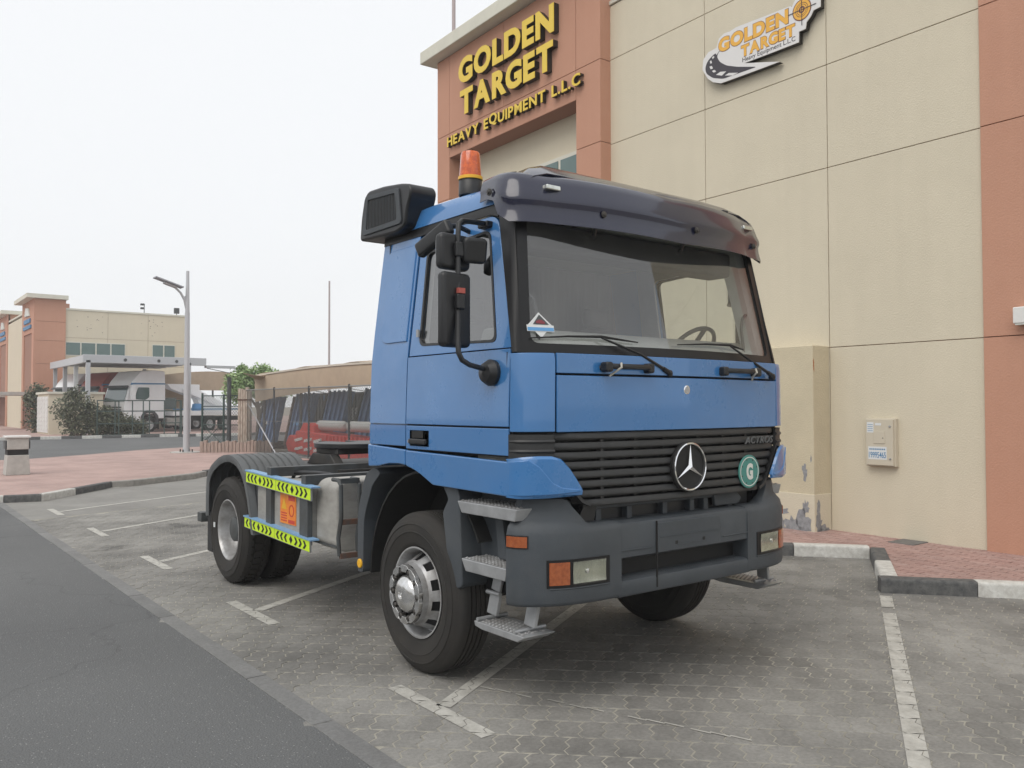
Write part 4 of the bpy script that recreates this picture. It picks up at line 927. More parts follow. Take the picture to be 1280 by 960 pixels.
# yard fence: runs back from the main building; gate and timber pillar at its far corner
fx0, fy0, fx1, fy1 = 7.05, 27.1, 7.5, 14.0
fence = thing('chain_link_fence', 'chain link fence on steel posts along the yard behind the truck', 'fence')
def lerp(a, c, t): return a + (c - a) * t
fl = math.hypot(fx1 - fx0, fy1 - fy0)
for k in range(6):
    t = k / 5; x, y = lerp(fx0, fx1, t), lerp(fy0, fy1, t); B().tube([(x, y, 0), (x, y, 2.42)], .035, 8).build('post', M['frame_grey'], fence, smooth=True)
for z in (.12, 2.36): B().tube([(fx0, fy0, z), (fx1, fy1, z)], .022, 6).build('rail', M['wire'], fence)
B().tube([(fx0, fy0, 1.25), (fx1, fy1, 1.25)], .008, 5).build('tension_wire', M['wire'], fence)
def mesh_wires(b, p0, p1, z0, z1, step, r):
    p0, p1 = Vector((*p0, 0)), Vector((*p1, 0)); L = (p1 - p0).length; d = (p1 - p0) / L; H = z1 - z0
    n = int((L + H) / step)
    for k in range(n):
        s_ = k * step - H
        for flip in (0, 1):
            a, c = s_, s_ + H; za, zc = z0, z1
            if a < 0: za = z0 - a; a = 0
            if c > L: zc = z1 - (c - L); c = L
            if c <= a: continue
            if flip: q0, q1 = (L - a, za), (L - c, zc)
            else: q0, q1 = (a, za), (c, zc)
            P0, P1 = p0 + d * q0[0] + Vector((0, 0, q0[1])), p0 + d * q1[0] + Vector((0, 0, q1[1]))
            b.tube([P0, P1], r, 3, caps=False)
    return b
tag(mesh_wires(B(), (fx0, fy0), (fx1, fy1), .12, 2.36, .10, .006).build('wire_mesh', M['wire'], fence, fixn=False), kind='stuff')
B().tube([(7.13, 24.2, .1), (7.1, 26.9, 1.9)], .025, 6).build('brace', M['steel_lamp'], fence)
gate = thing('yard_gate', 'dark green steel and mesh gate standing open beside the timber pillar', 'gate', (6.2, 28.9, .02))
gp = [(.0, .25), (.95, -1.3)]
def G2(t, z): return (lerp(gp[0][0], gp[1][0], t), lerp(gp[0][1], gp[1][1], t), z)
for t_, h in ((0, 2.25), (.55, 2.2), (1, 2.2)): B().tube([G2(t_, 0), G2(t_, h)], .04, 8).build('upright', M['fence_green'], gate)
for z in (.35, 1.05, 1.75, 2.15): B().tube([G2(0, z), G2(1, z)], .022, 6).build('rail', M['fence_green'], gate)
B().tube([G2(0, .35), G2(.5, 1.05)], .015, 5).tube([G2(.5, .35), G2(0, 1.05)], .015, 5).build('cross_brace', M['fence_green'], gate)
tag(mesh_wires(B(), (gp[0]), (gp[1]), .35, 2.15, .12, .007).build('wire_mesh', M['fence_green'], gate, fixn=False), kind='stuff')
gpost = B().tube([(6.75, 27.8, 0), (6.75, 27.8, 2.85)], .075, 10).build('gate_post', M['frame_grey'], None, smooth=True); tag(gpost, 'thick grey steel gate post with rusty collar near the timber pillar', 'post')
tp_ = thing('timber_pillar', 'weathered board pillar with low board planter at the yard corner', 'pillar', (7.05, 27.0, 0), R(-35))
r_ = random.Random(9)
for k in range(5): B().box(-.22 + k * .09, -.14 + k * .09, -.12, .12, .0, 2.42 + r_.uniform(-.06, .06)).build('board', M['timber'], tp_, bevel=.006, seg=1)
B().box(-.25, .25, -.14, .14, 1.98, 2.03).build('strap', M['rust'], tp_)
lw = thing('timber_planter', 'low curb of weathered upright boards in front of the yard gate', 'planter', (6.35, 26.6, .1), R(-32))
for k in range(20): B().box(-1.0 + k * .125, -.89 + k * .125, -.1, .1, 0, .42 + r_.uniform(-.06, .05)).build('board', M['timber_dark'], lw, bevel=.006, seg=1)

# shade cloth canopy over the yard
cn = thing('shade_canopy', 'long tan shade cloth canopy with hanging valance over the yard behind the fence', 'canopy')
tl, tr, ap = (9.2, 31.6), (8.3, 17.5), (8.55, 22.6)
rows = []
for z_, out in ((3.12, 0), (3.0, -.03), (None, 0)):
    row = []
    for k in range(25):
        t = k / 24; x, y = lerp(tl[0], tr[0], t), lerp(tl[1], tr[1], t); zt = 3.06 + .10 * math.sin(PI * t)
        zb = 1.95 + .45 * t + .14 * math.sin(PI * t) 
        row.append((x + out + .04 * math.sin(t * 22) * (z_ is None), y, {3.12: zt, 3.0: zt - .12}.get(z_, zb)))
    rows.append(row)
B().grid(rows).build('valance', M['tan_cloth'], cn, smooth=True, solid=.02)
B().grid([[(x - .03, y, z + .035) for x, y, z in rows[0]], [(x - .035, y, z - .03) for x, y, z in rows[0]]]).build('hem_rail', M['cloth_edge'], cn, solid=.05)
roof = []
for j in range(5):
    t2 = j / 4; roof.append([(x + 7.5 * t2, y + .6 * t2, z + .02 + .55 * math.sin(PI * min(t2 * .8, 1) * .5) + .05 * math.sin(k * .8)) for k, (x, y, z) in enumerate(rows[0])])
B().grid(roof).build('roof_cloth', M['tan_cloth'], cn, smooth=True, solid=.02)
B().grid([[(9.1 + .28 * k, 31.7 + .1 * k, 3.0 - .32 * math.sin(PI * k / 8)) for k in range(9)], [(8.0 + .28 * k, 29.8 + .1 * k, 3.1 - .10 * math.sin(PI * k / 8)) for k in range(9)]]).build('loose_corner', M['tan_cloth'], cn, smooth=True, solid=.02)
for t in (0.02, .33, .66, .98): B().tube([(lerp(tl[0], tr[0], t) + .3, lerp(tl[1], tr[1], t), 0), (lerp(tl[0], tr[0], t) + .3, lerp(tl[1], tr[1], t), 3.1)], .06, 8).build('post', M['frame_grey'], cn)
c2 = thing('far_shade_canopy', 'small tan domed shade canopy beyond the gate', 'canopy', (17.5, 62, 0))
B().grid([[(x, y, 3.9 + .55 * math.cos(x / 5 * PI / 2) - .5 * (y > 2)) for x in [v * .8 - 4.5 for v in range(13)]] for y in (0, 4)]).grid([[(v * .8 - 4.5, 0, 3.9 + .55 * math.cos((v * .8 - 4.5) / 5 * PI / 2)) for v in range(13)], [(v * .8 - 4.5, 0, 3.0) for v in range(13)]]).build('cloth', M['tan_cloth'], c2, solid=.03)
for x in (-4, 0, 4): B().tube([(x, .2, 0), (x, .2, 4)], .07, 6).build('post', M['frame_grey'], c2)

# dark blue tipped steel panels, red machine parts and tanks in the yard
r_ = random.Random(12)
defs = [(9.6, 31.6, 2.15, 'dark blue steel panel leaning at the far left end of the yard row'), (9.7, 28.7, 2.25, 'dark blue leaning panel with rusty orange edge, second from the left in the yard'), (9.7, 25.8, 2.3, 'dark blue leaning steel panel in the middle of the yard row'), (9.7, 23.0, 2.35, 'broad dark blue leaning steel panel right of the middle in the yard row'), (9.7, 20.0, 2.4, 'dark blue leaning steel panel nearest the truck cab in the yard row')]
for k, (x, y, h, lab) in enumerate(defs):
    t = thing('leaning_panel', lab, 'steel panel', (x, y, 0), 0, 'blue steel panels leaning in the yard')
    lean = .5
    Mz = Matrix.Translation((0, 0, 0)) @ Matrix.Shear('XY', 4, (0, 0)) 
    def Q(u, z, d_): return (d_, u - lean * z, z)          # leans to the right (towards -y) as it rises
    b = B(); n = [Q(-.85, .25, 0), Q(.75, .25, 0), Q(.75, h, 0), Q(-.85, h, 0)]; bk = [(p[0] + .2, p[1], p[2]) for p in n]
    b.add(n + bk, [(0, 1, 2, 3), (7, 6, 5, 4), (0, 4, 5, 1), (1, 5, 6, 2), (2, 6, 7, 3), (3, 7, 4, 0)]).build('sheet', M['yard_blue'], t, bevel=.03)
    for u in (-.8, -.42, -.05, .32, .7):
        B().beam(Q(u, .2, -.05), Q(u, h + .03, -.05), .07, .07).build('rib', M['yard_blue'], t)
    B().beam(Q(.86, .2, -.08), Q(.86, h * .95, -.08), .09, .1).build('edge_bar', M['rust'] if k == 1 else M['chassis'], t)
    B().box(-.06, -.03, r_.uniform(-.6, 0) - .3, r_.uniform(.05, .1) - .1, 1.0, 1.12).build('tag_label', M['sticker_blue'] if k % 2 else M['paper'], t)
    B().box(.1, .5, -.9, .9, 0, .3).build('foot', M['chassis'], t)
for k, (y0, lab) in enumerate(((25.6, 'grey-blue corrugated container behind the left half of the leaning panels'), (17.6, 'grey-blue corrugated container behind the right half of the leaning panels'))):
    ct = thing('storage_container', lab, 'container', (12.2, y0, 0), 0, 'containers at the back of the yard')
    B().box(0, 2.4, 0, 7.6, .15, 2.35 - .25 * k).build('body', M['frame_grey'], ct)
    for j in range(24): B().box(-.05, .0, .1 + j * .315, .26 + j * .315, .25, 2.25 - .25 * k).build('corrugation', M['sticker_blue'] if j % 7 == 3 else M['frame_grey'], ct)
    B().box(-.04, -.0, 2.2, 3.4, 1.2, 1.7).build('sign_plate', M['paper'], ct)
rs = thing('red_machine', 'bright red machine frame with white stripes lying behind the fence', 'machinery', (8.05, 21.6, -.22))
B().prism(round_poly([(-3.6, .35), (-3.6, .95), (2.5, 1.15), (2.5, .9), (2.5, .35)], .08, 2), 0, -.3, .6).build('frame', M['yard_red'], rs, bevel=.03)
B().prism(round_poly([(1.2, 1.0), (1.2, 1.38), (2.1, 1.42), (2.5, 1.0)], .05, 2), 0, -.2, .5).build('housing', M['yard_red'], rs, bevel=.03)
B().prism(round_poly([(2.3, .4), (2.4, .95), (3.0, 1.0), (3.3, .7), (3.1, .4)], .1, 2), 0, -.32, .5).build('bucket_end', M['yard_red'], rs, bevel=.03)
for k in range(3):
    for j in range(2): B().prism([(2.2 - k * .75 - .3, .55 + j * .3), (2.2 - k * .75 + .28, .47 + j * .3), (2.2 - k * .75 + .28, .56 + j * .3), (2.2 - k * .75 - .3, .64 + j * .3)], 0, -.335, -.29).build('white_stripe', M['white'], rs)
for k in range(14): B().box(-.36, -.29, -3.4 + k * .26, -3.3 + k * .26, .75, 1.05).build('rib', M['yard_red'], rs)
for k, (yy, lab) in enumerate(((22.1, 'pale grey long steel tank lying on the red machine, left one'), (19.9, 'pale grey long steel tank lying on the red machine, right one'))):
    B_ = B().tube([(8.15, yy - .95, 1.12), (8.15, yy - .85, 1.12), (8.15, yy + .85, 1.12), (8.15, yy + .95, 1.12)], [.08, .17, .17, .08], 14).build('grey_tank', M['tank_pale'], None, smooth=True); tag(B_, lab, 'tank', 'grey tanks on the red machine')
en = thing('engine_block', 'black engine with yellow knob standing high behind the fence beside the cab', 'engine', (9.0, 16.6, 0))
B().box(-.3, .4, -.7, .5, 1.9, 2.55).build('block', M['black'], en, bevel=.04); B().box(-.35, .45, .5, .75, 2.05, 2.35).build('gearbox', M['nut'], en, bevel=.04)
B().lathe([(0, .14), (.12, .14), (.12, 0)], (-.3, .1, 2.3), 0, -1, 14).build('pulley', M['tank'], en); B().lathe([(0, .08), (.1, .06), (.1, 0)], (0, .15, 2.55), 2, 1, 10).build('knob', M['beacon_yellow'], en)
B().box(-.25, .35, -.6, .6, 0, 1.9).build('stand', M['yard_blue'], en)
# low warehouse across the road, behind the camera: what the doors and windows of the truck mirror
wh = thing('warehouse', 'long low cream warehouse across the road with dark roller doors', 'building', (-40, -30, 0))
B().box(-8, 0, 0, 75, 0, 5.2).build('wall', M['cream'], wh); B().box(-8.2, .2, -.2, 75.2, 5.2, 5.5).build('coping', M['coping'], wh)
for k in range(9): B().box(.0, .1, 2.5 + k * 8, 7 + k * 8, 0, 3.8).build('roller_door', M['frame_grey'], wh)
for k in range(8): B().box(.0, .1, 7.8 + k * 8, 9.8 + k * 8, 3.0, 4.2).build('window', M['win_green'], wh)
# tree and mast beyond the canopy
tr_ = thing('tree', 'light green tree crown rising behind the tan shade canopy', 'tree', (16.4, 50, -.35))
B().tube([(0, 0, 0), (.1, 0, 1.5), (-.1, 0, 2.8), (.0, 0, 3.8)], [.2, .16, .12, .06], 8).tube([(0, 0, 2.0), (1.2, 0, 3.6)], [.1, .04], 6).tube([(0, 0, 2.0), (-1.2, 0, 3.5)], [.1, .04], 6).build('trunk', M['bark'], tr_, smooth=True)
foliage('crown', M['leaf_far'], [(-1.4, 0, 3.7, .75), (-.9, 0, 4.1, .6), (.1, 0, 4.2, .75), (1.0, 0, 4.0, .6), (.6, .3, 4.55, .4), (1.5, 0, 3.9, .5), (0, 0, 3.3, .9), (-1.5, 0, 3.0, .8), (1.5, 0, 3.2, .7), (-1.0, .2, 4.6, .3)], .12, 6000, tr_, 31, .8)
mp = B().tube([(21.4, 50, 0), (21.4, 50, 10.4)], [.09, .06], 8).build('tall_mast', M['pole_pink'], None, smooth=True); tag(mp, 'tall slim mast standing beyond the shade canopy', 'mast')
# ------------------------------------------------------------------ the blue tractor unit: origin on the ground under the bumper, x to its left, y towards its rear
T = thing('tractor_unit', 'blue cab-over tractor truck parked across the bays in front of the building', 'truck')
def interp(t, xs, ys):
    if t <= xs[0]: return ys[0]
    for a, b_, c, d in zip(xs[:-1], xs[1:], ys[:-1], ys[1:]):
        if t <= b_: return c + (d - c) * (t - a) / (b_ - a)
    return ys[-1]
def sx(z): return interp(z, [0, 1.7, 2.1, 2.9, 3.05], [1.24, 1.24, 1.225, 1.125, 1.10])
def doorY(z): return interp(z, [0, 2.08, 2.93, 3.0], [.388, .388, .645, .67])
CURX = [0, .4, .8, 1.035, 1.12, 1.19, 1.23, 1.24]; CURY = [.165, .174, .203, .228, .255, .30, .345, .385]
def WSY(x, z): return .205 + .135 * abs(x / 1.14) ** 2.2 + .2 * (z - 2.08)
def plan(n=24, xm=1.24):
    pts = [(-1.24, .385), (-1.232, .345), (-1.215, .318), (-1.19, .296), (-1.155, .272), (-1.12, .255), (-1.08, .24)]
    pts += [(x, interp(abs(x), CURX, CURY)) for x in [-1.035 + 2.07 * k / n for k in range(n + 1)]]
    return pts + [(-x, y) for x, y in pts[6::-1]]
def strip(b, xs, zlo, zhi, off=0.0, yfn=None):
    """front skin between zlo(x) and zhi(x)"""
    f_ = yfn or (lambda x: interp(abs(x), CURX, CURY))
    lo = zlo if callable(zlo) else (lambda x: zlo); hi = zhi if callable(zhi) else (lambda x: zhi)
    return b.grid([[(x, f_(x) - off, lo(x)) for x in xs], [(x, f_(x) - off, (lo(x) + hi(x)) / 2) for x in xs], [(x, f_(x) - off, hi(x)) for x in xs]])
def xs_(a, c, n=16): return [a + (c - a) * k / n for k in range(n + 1)]

# --- cab shell
b = B()
for s in (-1, 1):
    fn = lambda y, z, s=s: (s * sx(z), y, z)
    zs = [1.49, 1.70, 1.9, 2.09, 2.4, 2.7, 2.93]
    b.grid([[(s * (sx(z) - .032), y, z) for y in (1.50, 2.03)] for z in zs])
    # quarter round to the rear wall
    b.grid([[(s * (sx(z) - .022), 2.034, z), (s * (sx(z) - .034), 2.05, z), (s * (sx(z) - .06), 2.058, z)] for z in zs + [3.05]])
b.grid([[(-sx(z) + .06, 2.058, z), (sx(z) - .06, 2.058, z)] for z in (1.33, 2.0, 2.9, 3.05)])
cab = b.build('cab_shell', M['blue'], T, smooth=True, solid=.03)
for s in (-1, 1):
    # sleeper side panels, two pressings with a seam
    for z0, z1 in ((1.495, 1.632), (1.642, 2.93)):
        zz = [z0 + (z1 - z0) * k / 6 for k in range(7)]
        B().grid([[(s * sx(z), y, z) for y in (1.532, 1.8, 2.028)] for z in zz]).build('side_panel', M['blue'], T, smooth=True, solid=.012)
    pr = round_poly([(1.56, 2.20), (1.93, 2.20), (1.93, 2.87), (1.56, 2.87)], [.0, .12, .04, 0], 6)
    bb = B(); n = len(pr); vs = [(s * (sx(z) + .015), y, z) for y, z in pr] + [(s * (sx(z) - .002), y, z) for y, z in pr]
    bb.add(vs, [tuple(range(n))] + [(i, (i + 1) % n, n + (i + 1) % n, n + i) for i in range(n)]).build('side_pressing', M['blue'], T, bevel=.006)
# roof
rows = []
for y, dz, dx in ((.44, -.26, -.03), (.52, -.17, -.02), (.62, -.10, -.012), (.74, -.05, 0), (.84, -.015, 0), (1.1, .0, 0), (1.6, .005, 0), (2.03, .0, 0), (2.07, -.05, -.02)):
    half = [(1.119 + dx, 2.985), (1.112 + dx, 3.03), (1.102 + dx, 3.060 + dz * .3), (1.088 + dx, 3.105 + dz * .6), (1.04 + dx, 3.130 + dz), (.85, 3.145 + dz), (.4, 3.165 + dz), (0, 3.17 + dz)]
    rows.append([(-x, y, max(z, 2.96)) for x, z in half] + [(x, y, max(z, 2.96)) for x, z in half[-2::-1]])
B().grid(rows).build('roof', M['blue'], T, smooth=True, ang=50, solid=.02)
# front panels
for s in (-1, 1):
    cx = [1.045, 1.08, 1.12, 1.155, 1.19, 1.215, 1.232, 1.24]; cy = [.231, .24, .255, .272, .296, .318, .345, .383]
    B().grid([[(s * x * (1 if z < 2.0 else .996), y + .2 * max(0, z - 2.02), z) for x, y in zip(cx, cy)] for z in (1.615, 1.66, 2.02, 2.06)]).build('corner_panel', M['blue'], T, smooth=True, solid=.02, bevel=.004)
    B().grid([[(s * x, y + .012, z) for x, y in zip(cx, cy)] for z in (1.47, 1.53, 1.60)]).build('corner_grille', M['grille'], T, smooth=True, solid=.02)
    for z in (1.505, 1.56): B().tube([(s * x, y + .002, z) for x, y in zip(cx, cy)], .012, 6).build('grille_bar', M['grille'], T, smooth=True)
xsf = xs_(-1.034, 1.034, 24)
strip(B(), xsf, 1.948, 2.062).build('wiper_panel', M['blue'], T, smooth=True, solid=.02, bevel=.004)
hood = strip(B(), xsf, 1.612, 1.936).build('front_flap', M['blue'], T, smooth=True, solid=.02, bevel=.005)
strip(B(), xs_(-1.24, 1.24, 30), 1.60, 2.07, off=-.035).build('flap_backing', M['flatblack'], T, smooth=True)
B().lathe([(0, .030), (.008, .030), (.011, .024), (.011, 0)], (0, .164, 1.862), 1, -1, 24).build('hood_badge', M['chrome'], hood, smooth=True)
B().lathe([(.0115, .022), (.0125, .020), (.0125, 0)], (0, .164, 1.862), 1, -1, 24).build('badge_centre', M['rim'], hood)
for x in (-.98, -.12): B().lathe([(0, .008), (.004, .006), (.004, 0)], (x, interp(abs(x), CURX, CURY), 2.04), 1, -1, 8).build('rivet', M['black'], T)

# --- grille
gr = strip(B(), xs_(-1.03, 1.03, 24), lambda x: interp(abs(x), [0, .86, .93, 1.03], [1.19, 1.19, 1.27, 1.44]), 1.605, off=-.075).build('grille', M['grille'], T, smooth=True, solid=.01)
def gw(z): return interp(z, [1.19, 1.22, 1.28, 1.45, 1.6], [.80, .86, .925, 1.03, 1.032])
for k in range(8):
    z = 1.592 - k * .0555; w = gw(z); prof = [(-.075, -.012), (-.012, -.028), (.004, -.026), (.010, -.018), (.010, -.004), (.0, .014), (-.04, .019), (-.075, .016)]
    rowsg = []
    for x in xs_(-w, w, 28):
        e = min(1, (w - abs(x)) / .05); y = interp(abs(x), CURX, CURY)
        rowsg.append([(x, y - d * (1 if d < 0 else 1) + (1 - e) * .03 + .004, z + q * 1.0) for d, q in prof])
    if k == 7: rowsg = [[(x, y, z - .0) for x, y, z in r] for r in rowsg]
    bb = B().grid(rowsg, closed=True); m_ = len(prof); bb.f += [tuple(range(m_))[::-1], tuple(range(len(bb.v) - m_, len(bb.v)))]
    bb.build('slat', M['grille'], gr, smooth=True)
for x in (-.70, -.42, -.16, .16, .42, .66):
    B().box(x - .012, x + .012, .205, .24, 1.2, 1.59).build('divider', M['grille'], gr)
for s_ in (-1, 1):
    B().grid([[(s_ * w_, interp(w_, CURX, CURY) + y0, z) for w_, z in ((.80, 1.19), (.86, 1.215), (.93, 1.29), (1.0, 1.40), (1.03, 1.47))] for y0 in (-.01, .07)]).build('surround', M['grille'], gr, smooth=True, solid=.02)
for x0, x1, z in ((-.69, -.44, 1.465), (-.40, -.18, 1.41), (-.69, -.44, 1.30), (.18, .40, 1.30), (.44, .64, 1.355), (-.40, -.18, 1.245), (.44, .64, 1.465)):
    B().box(x0, x1, .225, .236, z - .012, z + .014).build('radiator_core', mat('radiator_brown', (0.06, 0.035, 0.022), 0.8) if 'rad' not in M else M['rad'], gr)
# round three-pointed star
st = B().lathe([(-.02, .152), (.01, .158), (.018, .150), (.010, .140), (.004, .137), (.004, 0)], (0, .150, 1.377), 1, -1, 48).build('star_emblem', M['flatblack'], gr, smooth=True)
B().lathe([(.010, .139), (.022, .141), (.026, .146), (.022, .152), (.010, .153)], (0, .150, 1.377), 1, -1, 48).build('ring', M['chrome'], st, smooth=True)
b = B()
for k in range(3):
    a = R(90 + 120 * k); l, r_ = R(90 + 120 * k - 60), R(90 + 120 * k + 60)
    C_ = lambda rad, ang, d: (rad * math.cos(ang), .150 - d, 1.377 + rad * math.sin(ang))
    b.add([C_(0, 0, .034), C_(.141, a, .020), C_(.019, l, .018), C_(.019, r_, .018)], [(0, 2, 1), (0, 1, 3)])
b.build('star', M['chrome'], st)
gb = B().lathe([(0, .113), (.006, .113), (.008, .110), (.008, 0)], (.655, .178, 1.312), 1, -1, 40).build('round_g_badge', M['green_badge'], gr)
B().lathe([(.0085, .094), (.0095, .094), (.0095, .100), (.0085, .100)], (.655, .178, 1.312), 1, -1, 40).build('badge_ring', M['badge_white'], gb)
fit_text(B(), 'G', (.655 - .034, .1695, 1.312 - .056), (1, 0, 0), (0, 0, 1), .070, .112, .002, .05).build('badge_letter', M['badge_white'], gb)
for a in range(8): B().lathe([(.009, .005), (.011, .004), (.011, 0)], (.655 + .084 * math.cos(R(45 * a + 20)), .178, 1.312 + .084 * math.sin(R(45 * a + 20))), 1, -1, 8).build('badge_rivet', M['nut'], gb)
fit_text(B(), 'ACTROS', (.60, .166, 1.500), (1, .085, 0), (0, 0, 1), .36, .050, .006, .02, 1.15, .25).build('model_lettering', M['mudguard'], gr)

# --- corner wings under the doors' front edge
for s in (-1, 1):
    cols = [(1.250, .392, 1.462, 1.246), (1.247, .345, 1.464, 1.246), (1.230, .308, 1.468, 1.246), (1.20, .272, 1.472, 1.248), (1.15, .240, 1.474, 1.25), (1.08, .208, 1.472, 1.252), (1.03, .192, 1.455, 1.255), (.985, .180, 1.41, 1.258), (.945, .172, 1.35, 1.26), (.91, .168, 1.295, 1.262), (.90, .168, 1.275, 1.264)]
    B().grid([[(s * x, y + (.012 if f_ in (0, 1) else 0), lo + (hi - lo) * f_) for x, y, hi, lo in cols] for f_ in (0, .06, .5, .94, 1)]).build('corner_wing', M['blue'], T, smooth=True, solid=.022, bevel=.006)
    c2_ = [(x, y, (hi - .012 if x > 1.17 else interp(x, [.92, 1.02, 1.10, 1.17], [1.292, 1.300, 1.34, 1.455])), lo + .012) for x, y, hi, lo in cols[:-1]]
    B().grid([[(s * x * 1.004, y - .009, lo + (hi - lo) * f_) for x, y, hi, lo in c2_] for f_ in (0, .5, 1)]).build('wing_pressing', M['blue'], T, smooth=True, solid=.014, bevel=.006)

# --- windscreen with its black surround
cx_ = lambda x, z: (x, WSY(x, z), z)
def subdiv(poly, step=.12):
    out = []
    for i in range(len(poly)):
        p, q = poly[i], poly[(i + 1) % len(poly)]; n = max(1, int(math.hypot(q[0] - p[0], q[1] - p[1]) / step))
        out += [(p[0] + (q[0] - p[0]) * k / n, p[1] + (q[1] - p[1]) * k / n) for k in range(n)]
    return out
gl_in = subdiv(round_poly([(-1.125, 2.122), (1.125, 2.122), (1.045, 2.90), (-1.045, 2.90)], .06, 5))
gl_out = subdiv([(-1.195, 2.066), (1.195, 2.066), (1.105, 2.975), (-1.105, 2.975)])
ring_faces(B(), gl_out, gl_in, cx_, .03, (0, 1, 0)).build('windscreen_surround', M['gloss_black'], T, smooth=True, ang=30)
zr = [2.075 + (2.945 - 2.075) * k / 8 for k in range(9)]
glass_rows = [[(x * (1.165 - .088 * (z - 2.07) / .88), WSY(x * (1.165 - .088 * (z - 2.07) / .88), z) + .012, z) for x in xs_(-1, 1, 24)] for z in zr]
B().grid(glass_rows).build('windscreen', M['glass'], T, smooth=True)
for s in (-1, 1):
    rowsp = []
    for z in [2.066 + (2.985 - 2.066) * k / 12 for k in range(13)]:
        x0 = 1.195 - .09 * (z - 2.066) / .909; x1 = sx(z); y0 = WSY(x0, z); y1 = doorY(z) - .006 if z < 2.9 else doorY(z) - .006
        rowsp.append([(s * x0, y0 + .002, z), (s * (x0 + (x1 - x0) * .6), y0 + (y1 - y0) * .18, z), (s * (x1 - .006), y0 + (y1 - y0) * .5, z), (s * x1, y1, z)])
    B().grid(rowsp).build('a_pillar', M['gloss_black'], T, smooth=True, ang=60, solid=.02)
    # pale inner pillar trim
    B().grid([[(s * (x0_ - .02), y_ + .035, z_), (s * (x0_ - .09), y_ + .07, z_), (s * (x0_ - .14), y_ + .16, z_)] for x0_, y_, z_ in [(1.195 - .09 * (z - 2.066) / .909, WSY(1.12, z), z) for z in (2.1, 2.5, 2.93)]]).build('pillar_trim', M['interior'], T, solid=.03)
    # band over the door
    rowsb = []
    for y in (.64, .66, .72, .8, 1.0, 1.3, 1.6, 2.03):
        z0 = 2.925 if y > .7 else 2.90 + (y - .64) * .4; z1 = 2.99 + max(0, (y - .7)) * .02
        rowsb.append([(s * (sx(z0) + .004), y, z0), (s * (sx((z0 + z1) / 2) + .008), y, (z0 + z1) / 2), (s * (sx(z1) + .004), y, z1)])
    B().grid(rowsb).build('door_top_band', M['gloss_black'], T, smooth=True, solid=.012)

# --- doors, both sides
for s in (-1, 1):
    fn = lambda y, z, s=s: (s * sx(z), y, z)
    win_in = round_poly([(.54, 2.135), (1.405, 2.16), (1.43, 2.80), (.715, 2.835)], [.05, .06, .05, .07], 5)
    rim_ = round_poly([(.392, 2.095), (1.518, 2.095), (1.518, 2.918), (.655, 2.918)], [0, 0, 0, .09], 5)
    door = ring_faces(B(), rim_, win_in, fn, .035, (-s, 0, 0)).build('door', M['blue'], T, bevel=.004)
    for z0, z1 in ((1.642, 2.088), (1.478, 1.632)):
        zz = [z0, z0 + .01, (z0 + z1) / 2, 1.75 if z1 > 2 else z1 - .01, z1]
        B().grid([[(s * (sx(z)) + s * .003, y, z) for y in (.393, .8, 1.2, 1.518)] for z in sorted(zz)]).build('door_skin', M['blue'], door, smooth=True, solid=.014, bevel=.004)
    B().grid([[(s * (sx(z) - .016), y, z) for y in (.38, 1.54)] for z in (1.47, 1.7, 2.1)]).build('door_backing', M['flatblack'], door)
    # window seal and pane
    grow = lambda poly, g: [(c_[0] + (p[0] - c_[0]) * g, c_[1] + (p[1] - c_[1]) * g) for p in poly for c_ in [(1.0, 2.48)]]
    seal_o = grow(win_in, 1.0); seal_i = grow(win_in, .955)
    ring_faces(B(), seal_o, seal_i, lambda y, z, s=s: (s * (sx(z) + .003), y, z), .02, (-s, 0, 0)).build('window_seal', M['black'], door)
    gp_ = grow(win_in, .97); B().poly([(s * (sx(z) - .012), y, z) for y, z in gp_]).build('window_pane', M['side_glass'] if s < 0 else M['glass'], door)
    # inner trim
    ring_faces(B(), [(.40, 2.05), (1.6, 2.05), (1.6, 2.93), (.66, 2.93)], grow(win_in, .985), lambda y, z, s=s: (s * (sx(z) - .05), y, z), .02, (-s, 0, 0)).build('inner_trim', M['interior'], door)
    # handle: recessed plate with a grip
    hd = B().box(s * 1.236, s * 1.250, 1.225, 1.475, 1.492, 1.610) .build('door_handle', M['black'], door, bevel=.012)
    B().box(s * 1.250, s * 1.253, 1.30, 1.44, 1.552, 1.60).build('handle_cup', M['flatblack'], hd)
    B().box(s * 1.250, s * 1.272, 1.245, 1.46, 1.512, 1.548).build('grip', M['black'], hd, bevel=.010)
    B().lathe([(0, .012), (.02, .010), (.02, 0)], (s * 1.252, 1.452, 1.53), 0, s, 10).build('lock', M['chrome'], hd)
    B().box(s * (sx(2.2) + .004), s * (sx(2.2) + .016), 1.398, 1.425, 2.22, 2.27).build('hinge_chip', M['alu'], door)
    # skirt along the sill with the wheel arch cut
    sk = [(.395, 1.446), (.395, 1.247), (1.185, 1.256), (1.25, 1.28), (1.33, 1.312), (1.42, 1.340), (1.525, 1.362)]
    B().prism(sk + [(1.525, 1.468)], 0, s * 1.225, s * 1.250).build('sill_skirt', M['blue'], door, bevel=.010)
    B().prism([(1.535, 1.364), (1.62, 1.370), (1.76, 1.364), (1.90, 1.34), (2.05, 1.330), (2.06, 1.490), (1.535, 1.470)], 0, s * 1.215, s * 1.248).build('sill_skirt', M['blue'], T, bevel=.010)

